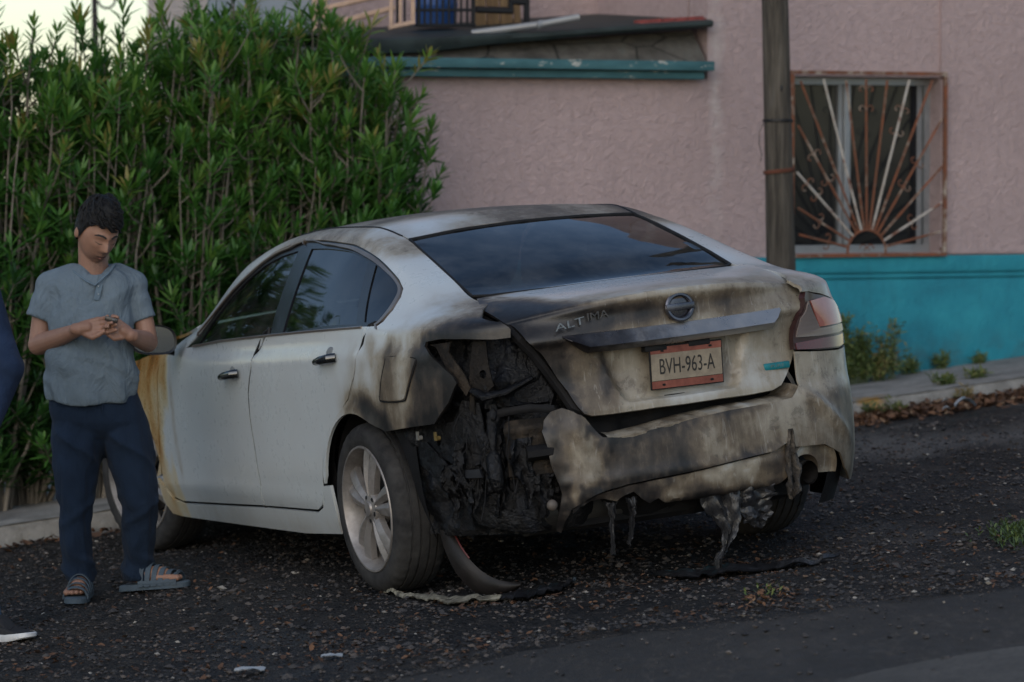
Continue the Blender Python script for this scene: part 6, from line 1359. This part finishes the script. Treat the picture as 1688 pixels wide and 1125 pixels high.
# ---- second person at the picture's left edge: navy jacket sleeve, jeans, black trainer
q_ = ray(-22, 1062); k_ = (13.67/q_.y); P2 = CAMP+q_*k_; P2.z = float(gz(P2.x, P2.y)); KP = 13.67/FPX
p2 = empty('person', P2); tag(p2, 'person in a navy jacket and jeans, mostly cut off by the photo\'s edge', 'person')
def n_(u, v, d=0.): return Vector(((u+22)*KP, d, (1062-v)*KP))
mb = MB(); jk = cloth('navy_jacket', (.012,.024,.055), 8, (1, 1, .6), .7, .3)
RG = []
for v_, a, b, dy in ((700, -175, -45, .13), (650, -172, -42, .135), (560, -168, -38, .13), (480, -172, -34, .125), (420, -170, -36, .115), (385, -150, -60, .085), (372, -128, -75, .06)): RG.append(ring(n_((a+b)/2, v_, .25), (b-a)/2*KP, dy, 40, e=2.4))
loft(mb, RG); 
mb.capsule(n_(-50, 435, .24), n_(-10, 560, .20), .064, .058, 20); mb.capsule(n_(-10, 560, .20), n_(12, 606, .10), .058, .058, 20); mb.capsule(n_(12, 602, .12), n_(-18, 692, .02), .058, .048, 20); mb.capsule(n_(-160, 425, .24), n_(-180, 560, .2), .066, .055, 20); mb.capsule(n_(-180, 560, .2), n_(-165, 690, .1), .055, .045, 20)
remesh(mb.build('jacket', jk, p2), .009, 3)
mb = MB(); H2 = [n_(-95, 300, .22)+Vector((-p[0], p[1], p[2]))*1.05 for p in H.reshape(-1, 3)]; mb.add(H2, F[:0] or [(i*nu_+j, i*nu_+(j+1) % nu_, (i+1)*nu_+(j+1) % nu_, (i+1)*nu_+j) for i in range(nv_-1) for j in range(nu_)]); CH = lambda *q: [mb.capsule(q[i], q[i+1], .030, .030) for i in range(len(q)-1)]
mb.capsule(n_(-95, 340, .25), n_(-95, 400, .27), .055, .062); CH(n_(-95, 320, .24), n_(-95, 420, .27), n_(-95, 560, .25), n_(-97, 700, .25)); CH(n_(-95, 430, .27), n_(-55, 450, .24), n_(-10, 560, .2), n_(10, 604, .11), n_(-18, 690, .02), n_(-26, 718, .02)); CH(n_(-95, 430, .27), n_(-155, 450, .24), n_(-180, 560, .2), n_(-165, 688, .1), n_(-163, 720, .09))
CH(n_(-97, 700, .25), n_(-60, 760, .25), n_(-56, 830, .22), n_(-50, 900, .15), n_(-36, 1040, .22), n_(-28, 1056, .18)); CH(n_(-97, 700, .25), n_(-136, 760, .25), n_(-140, 830, .25), n_(-128, 990, .3), n_(-125, 1040, .30))
hand(mb, n_(-30, 716, .02), (-.12, -.1, -1), (.5, -.8, 0), 1, [(.25, .3, .2)]*4, (0, -.3, -.3)); hand(mb, n_(-163, 718, .09), (.1, -.1, -1), (-.5, -.8, 0), -1, [(.25, .3, .2)]*4, (0, -.3, -.3))
remesh(mb.build('body', skin, p2), .006, 3)
mb = MB(); mb.ball(n_(-95, 288, .235), (.085, .105, .10)); remesh(mb.build('hair', hair_m, p2), .012, 0)
mb = MB(); RG = [ring(n_(-97, v_, .25), r*KP, dy, 36, e=2.4) for v_, r, dy in ((690, 70, .12), (740, 74, .125), (775, 74, .12))]; loft(mb, RG)
for us, ds in (((-60, -56, -50, -42, -36), (.25, .22, .15, .20, .23)), ((-136, -140, -135, -128, -126), (.25, .25, .25, .3, .33))):
    RG = [ring(n_(u, v_, d), r*KP, dy, 30) for v_, u, d, r, dy in zip((750, 830, 900, 990, 1040), us, ds, (40, 36, 31, 27, 27), (.105, .095, .085, .078, .08))]; loft(mb, RG)
remesh(mb.build('jeans', cloth('blue_jeans', (.05,.095,.16), 12, (1, 1, .5), .5, .3), p2), .010, 3)
shoe_m = plain('black_knit', (.012,.012,.014), .8, 0, .3, 60, .4, 200); white_r = plain('white_rubber', (.50,.51,.52), .5, 0, .1)
def shoe(c, d):
    c = Vector(c); d = Vector(d).normalized(); s = Vector((0,0,1)).cross(d); root = empty('trainer', (0, 0, 0), p2)
    pr_ = [(-.085, .020), (-.075, .033), (-.03, .038), (.04, .040), (.10, .047), (.15, .046), (.185, .035), (.20, .015)]; out = [(x, y) for x, y in pr_]+[(x, -y) for x, y in pr_[::-1]]; n = len(out)
    def lay(z, k, toe): return [c+d*x*k+s*y*k+Vector((0,0,z+(toe*max(0, (x-.10))*2))) for x, y in out]
    def st_(L, nm, m):
        V = [p for l in L for p in l]; FF = [tuple(range(n))[::-1], tuple((len(L)-1)*n+i for i in range(n))]
        for r_ in range(len(L)-1): FF += [(r_*n+i, r_*n+(i+1) % n, (r_+1)*n+(i+1) % n, (r_+1)*n+i) for i in range(n)]
        return MB().add(V, FF).build(nm, m, root)
    st_([lay(.0, .98, .08), lay(.006, 1.03, .08), lay(.024, 1.03, .05), lay(.028, 1.0, .05)], 'sole', white_r)
    up_ = [lay(.0285, .985, .05)]
    for z, f in ((.045, .97), (.060, .88), (.075, .70)): up_.append([c+d*(x*f-(1-f)*.075)+s*y*f+Vector((0,0,z if x < .05 else .0285+(z-.0285)*(1-(x-.05)/.2))) for x, y in out])
    up_.append([c+d*(x*.40-.045)+s*y*.72+Vector((0,0,.095)) for x, y in out]); st_(up_, 'upper', shoe_m)
    mb = MB()
    for k in range(4): mb.tube([c+d*(.02+.022*k)+s*.028+Vector((0,0,.066-.007*k)), c+d*(.03+.022*k)+Vector((0,0,.080-.009*k)), c+d*(.04+.022*k)-s*.028+Vector((0,0,.066-.007*k))], .003, 6)
    mb.build('lace', shoe_m, root)
for u, d, dr_ in ((-14, .12, (.74, -.62, .05)), (-125, .28, (.3, -.95, 0))):
    c = n_(u, 1062, d); c.z = float(gz(P2.x+c.x, P2.y+c.y))-P2.z+.004; shoe(c, dr_)
# ------------------------------------------------------------------ loose things on the ground
def gpt(u, v):
    q = ray(u, v); t = -CAM_H/(q.z-GA*q.x-GB*q.y); P = CAMP+q*t; return P
def ground_at(x, y):
    i = int(np.argmin(abs(gx-x))); j = int(np.argmin(abs(gy-y))); return float(GZ[i, j])
# stones and chips as one uncountable mass
chip_m = NT('stone_chips'); a_ = chip_m.attr('tone'); chip_m.set('Base Color', chip_m.ramp(a_, [(0, (.018,.018,.020)), (.45, (.045,.042,.042)), (.75, (.085,.070,.060)), (.93, (.080,.058,.046)), (1, (.27,.25,.22))])); chip_m.set('Roughness', .85); chip_m = chip_m.m
mb = MB(); r = random.Random(5)
def pebble(x, y, z, s, tone):
    n = 6; M = Matrix.Rotation(r.random()*6.28, 3, 'Z') @ Matrix.Rotation(r.uniform(-.5, .5), 3, 'X'); V = [M @ Vector((0, 0, s*.55))]
    for k in range(n): q = 6.28*k/n; V.append(M @ Vector((s*math.cos(q)*r.uniform(.65, 1.1), s*.8*math.sin(q)*r.uniform(.65, 1.1), s*r.uniform(-.05, .25))))
    V.append(M @ Vector((0, 0, -s*.4))); V = [v+Vector((x, y, z)) for v in V]
    mb.add(V, [(0, 1+k, 1+(k+1) % n) for k in range(n)]+[(n+1, 1+(k+1) % n, 1+k) for k in range(n)], 0, [tone]*(n+2))
cnt = 0
while cnt < 24000:
    y = r.uniform(10.0, 18.9)**1.0; x = r.uniform(-.158, .158)*y
    if kw(x, y)[1] > -.02: continue
    dens_ = .35+.65*max(0, fbm((x*1.7, y*1.7, 4))+.4); asph = y < float(ED(x))
    if asph and r.random() > .02+.6*math.exp(-(float(ED(x))-y)/.22): continue
    edge = abs(y-float(ED(x))) < .35
    if r.random() > dens_*(1.5 if edge else .9): continue
    s = r.choice((.004, .005, .006, .008, .011, .013))*r.uniform(.7, 1.3)
    if r.random() < .012: s = r.uniform(.014, .028)
    pebble(x, y, ground_at(x, y)+(.0185 if asph else 0)+s*.2, s, min(1, max(0, r.gauss(.42, .26)))); cnt += 1
tag(mb.build('gravel', chip_m, None, False, attr='tone'), kind='stuff')
# dead leaves: swept against the kerb and scattered through the gravel
lm = NT('dead_leaf'); a_ = lm.attr('tone'); lm.set('Base Color', lm.ramp(a_, [(0, (.030,.016,.010)), (.4, (.085,.042,.022)), (.75, (.155,.075,.035)), (1, (.21,.145,.085))])); lm.set('Roughness', .8); lm = lm.m
mb = MB()
def dleaf(x, y, z, L, tone, flat=.35):
    d = r.random()*6.28; M = Matrix.Rotation(d, 3, 'Z') @ Matrix.Rotation(r.gauss(0, flat), 3, 'X') @ Matrix.Rotation(r.gauss(0, flat), 3, 'Y'); w = L*r.uniform(.16, .34); c = r.uniform(-.2, .5)*L
    V = [(-L/2, 0, c*.3), (-L*.1, -w, c*.1+.002), (-L*.1, w, c*.1+.002), (-L*.08, 0, -.001), (L*.28, -w*.7, c*.2), (L*.28, w*.7, c*.2), (L*.28, 0, c*.12), (L/2, 0, c*.5)]
    mb.add([M @ Vector(p)+Vector((x, y, z)) for p in V], [(0, 1, 3), (0, 3, 2), (1, 4, 6, 3), (3, 6, 5, 2), (4, 7, 6), (6, 7, 5)], 0, [tone]*8)
for k in range(3600):
    w = r.uniform(-.6, 2.2); d = -abs(r.gauss(0, .16))-.01; x, y = kp(w, d); pile = max(0, .05*(1+d/.35)); dleaf(x, y, float(gz(x, y))+r.random()*pile+.008, r.uniform(.025, .06), min(1, max(0, r.gauss(.5, .25))))
for k in range(420):
    w = r.uniform(-5, -1.2); d = -abs(r.gauss(0, .12))-.01; x, y = kp(w, d); dleaf(x, y, float(gz(x, y))+r.random()*.015+.008, r.uniform(.025, .07), min(1, max(0, r.gauss(.35, .2))))
cnt = 0
while cnt < 2600:
    y = r.uniform(11.9, 18.4); x = r.uniform(-.158, .158)*y
    if kw(x, y)[1] > -.05 or y < float(ED(x))-.05: continue
    band_ = math.exp(-((y-13.1-.4*math.sin(x*2))/.5)**2)+.8*math.exp(-((y-float(ED(x))-.25)/.2)**2)+.35
    if r.random() > band_*(.4+fbm((x*2, y*2, 9))): continue
    dleaf(x, y, ground_at(x, y)+.006, r.uniform(.012, .036), min(1, max(0, r.gauss(.26, .2))), .3); cnt += 1
for k in range(60):
    P = gpt(r.gauss(1275, 34), r.gauss(992, 9)); dleaf(P.x, P.y, ground_at(P.x, P.y)+.01, r.uniform(.02, .04), r.uniform(.5, .85))
tag(mb.build('fallen_leaves', lm, None, True, attr='tone'), kind='stuff')
# loose asphalt stones on the road
for k, (u, v, s) in enumerate([(1482, 1038, .011), (1510, 1046, .010), (1527, 1055, .015), (1560, 1050, .008), (1625, 1044, .014), (1346, 1082, .009), (1560, 1092, .017), (1282, 1100, .013), (1335, 1114, .012), (1540, 1112, .013), (1318, 1114, .009), (1108, 1085, .012), (1215, 1090, .010), (1020, 1108, .011)]):
    P = gpt(u, v); mb = MB(); r2 = random.Random(k); pts = []
    mb.ball((0, 0, 0), (s, s*.8, s*.62), Matrix.Rotation(k, 3, 'Z'), 9, 6); mb.v = [(p[0]*(1+.3*fbm((p[0]*90, p[1]*90, k))), p[1]*(1+.3*fbm((p[1]*90, p[2]*90, k+3))), p[2]) for p in mb.v]
    o = mb.build('stone', plain('dark_stone', (.035,.034,.036), .9, 0, .5, 60) if k == 0 else bpy.data.materials['dark_stone'], None, True, 25); o.location = (P.x, P.y, float(gz(P.x, P.y))+.004+s*.45); tag(o, 'small dark loose stone lying on the smooth asphalt of the road', 'stone', 'loose stones on the asphalt')
# broken black bumper strip standing on its end behind the wheel, with a pale shard under it
def world(cpt): return CM @ Vector(cpt)
def at_depth(u, v, y): q = ray(u, v); return CAMP+q*(y/q.y)
cpts = [((726, 842), 13.74), ((733, 870), 13.70), ((748, 905), 13.64), ((768, 940), 13.58), ((795, 968), 13.54), ((825, 983), 13.50), ((858, 986), 13.47)]; wds = [.006, .020, .036, .046, .050, .038, .012]
G = []
Pn = [at_depth(*u, y) for u, y in cpts]
for i, f in enumerate(np.linspace(0, 6, 40)):
    k = min(5, int(f)); t = f-k; p0 = Pn[max(0, k-1)]; p1 = Pn[k]; p2_ = Pn[k+1]; p3 = Pn[min(6, k+2)]; c = .5*(2*p1+(p2_-p0)*t+(2*p0-5*p1+4*p2_-p3)*t*t+(p3-p0+3*p1-3*p2_)*t**3); w = np.interp(f, range(7), wds)
    nrm_ = Vector((.80, -.2, .55)).lerp(Vector((.1, -.4, .9)), f/6).normalized(); row = []
    for g in np.linspace(-1, 1, 9): row.append(tuple(c - nrm_*(w*.9*(1-g)) + Vector((0, -.016*(1-g*g), 0))))
    G.append(row)
G = np.array(G); G = np.concatenate([G, G[:, ::-1]+np.array([0, .007, -.002])], 1); off_ = Vector(G.reshape(-1, 3)[G.reshape(-1, 3)[:, 2].argmin()]); 
lo = G.reshape(-1, 3); gap_ = min(p[2]-ground_at(p[0], p[1]) for p in lo); G[..., 2] -= gap_+.004
trim = plain('scorched_dark_trim', (.013,.011,.0105), .5, 0, .5, 12, .3, 30, spec=.3); root = empty('broken_trim', tuple(off_)); tag(root, 'curved dark trim strip torn from the bumper, standing behind the left rear wheel', 'car trim')
MB().grid(G-np.array(off_)).build('strip', trim, root); e_ = G[:, 8]-np.array(off_); MB().tube([Vector(p)+Vector((.0, -.006, .003)) for p in e_[:22]], [.0035]*22, 6).build('red_edge', plain('dull_red_edge', (.10,.022,.022), .4, 0, .3), root)
def shard(name, uv, wid, mat, label, cat, lift=.012):
    P = [gpt(*q) for q in uv]; mb = MB(); G = []
    for i, f in enumerate(np.linspace(0, len(P)-1.001, 40)):
        k = int(f); c = P[k].lerp(P[k+1], f-k); w = np.interp(f, range(len(P)), wid); row = []
        for g in np.linspace(-1, 1, 7): row.append((c.x+.1*w*g, c.y+w*g, ground_at(c.x, c.y)+lift+.010*fbm((f*1.5, g*2, 3))+.012*(1-g*g)*abs(math.sin(f*2.2))))
        G.append(row)
    G = np.array(G); o0 = G.reshape(-1, 3).mean(0); G = np.concatenate([G, G[:, ::-1]-np.array([0, 0, .004])], 1); o = mb.grid(G-o0).build(name, mat, None); o.location = o0; tag(o, label, cat); return o
pale = NT('pale_scorched_plastic'); pv = pale.coord(); pale.set('Base Color', pale.ramp(pale.noise(16, 6, .75, pale.coord((1, 3, 1))), [(.38, (.035,.03,.024)), (.52, (.20,.185,.14)), (.7, (.34,.32,.26))])); pale.set('Roughness', .6)
shard('plastic_shard', [(632, 979), (665, 985), (705, 993), (745, 996), (795, 996), (842, 993)], [.008, .03, .06, .075, .06, .03], pale.m, 'long pale scorched plastic shard flat on the gravel below the car', 'shard', .016)
shard('melted_sheet', [(820, 995), (855, 992), (890, 985), (925, 978), (950, 972)], [.03, .10, .13, .09, .02], melt, 'crumpled dark melted plastic sheet on the gravel right of the pale shard', 'melted plastic', .02)
shard('melted_puddle', [(1080, 952), (1140, 948), (1190, 944), (1250, 940), (1330, 933), (1385, 925)], [.05, .12, .15, .10, .06, .02], melt, 'dark glossy puddle of melted plastic under the hanging drips', 'melted plastic', .016)
# paper scraps
white = plain('white_paper', (.38,.40,.41), .7, 0, .1); bluep = NT('blue_white_wrapper'); bv = bluep.coord(); bluep.set('Base Color', bluep.ramp(bluep.noise(14, 3, .5, bv), [(.42, (.42,.45,.48)), (.58, (.16,.29,.42))])); bluep.set('Roughness', .4)
def scrap(name, u, v, sx_, sy, mat, label, cat, h=.0, y=None):
    P = gpt(u, v); G = []
    for i in np.linspace(-1, 1, 9): G.append([(sx_*i, sy*j+.01*i, .012+h*(1-i*i)+.006*fbm((i*2, j*2, u))+.35*abs(j)*h) for j in np.linspace(-1, 1, 7)])
    G = np.array(G); G = np.concatenate([G, G[:, ::-1]-np.array([0, 0, .003])], 1); o = MB().grid(G).build(name, mat); o.location = (P.x, P.y, ground_at(P.x, P.y)+.004+(.03 if h > .01 else 0)); tag(o, label, cat)
scrap('wrapper', 1591, 684, .055, .035, bluep.m, 'crumpled pale blue and white wrapper among dead leaves by the kerb', 'litter', .035)
scrap('paper_scrap', 1560, 690, .022, .02, white, 'small white paper scrap in the leaves left of the wrapper', 'litter', .012); scrap('paper_scrap', 1558, 676, .018, .01, white, 'tiny white scrap at the kerb foot just above another scrap', 'litter', .016)
scrap('paper_scrap', 547, 1092, .036, .028, white, 'flat white paper scrap on the dark gravel in front of the car', 'litter', .003); scrap('paper_scrap', 412, 1112, .05, .03, white, 'pale torn scrap on the gravel nearest the road, below the man', 'litter', .003)
# grass tufts in the gravel
def tuft(u, v, wx, wy, n, label, tone=.4):
    P = gpt(u, v); root = empty('grass_tuft', (P.x, P.y, ground_at(P.x, P.y))); tag(root, label, 'plant'); mb = MB(); rq = random.Random(int(u))
    for k in range(n):
        x, y = rq.gauss(0, wx), rq.gauss(0, wy); z = ground_at(P.x+x, P.y+y)-root.location.z; whorl(mb, (x, y, z+.015), (rq.uniform(-.4, .4), rq.uniform(-.4, .4), 1), 6, rq.uniform(.025, .045), .005, .9, tone+rq.uniform(-.2, .3), rq)
    mb.build('blades', weed_m, root, attr='tone')
tuft(1680, 890, .05, .16, 120, 'low green grass tuft in the gravel at the right edge, below the kerb', .12); tuft(1268, 985, .04, .04, 7, 'tiny green weed among orange leaves on the gravel behind the car', .45)
# overhead cables across the street, seen only mirrored in the rear window
for k, (z, y) in enumerate(((5.6, 15.5), (5.9, 15.7), (6.3, 15.2))):
    P = [Vector((x, y+.06*x, z+.02*x*x*.5+.05*x)) for x in np.linspace(-9, 9, 30)]; o = MB().tube(P, .011, 6).build('cable', dark_iron); tag(o, 'black overhead cable crossing above the burnt car', 'cable', 'overhead cables')
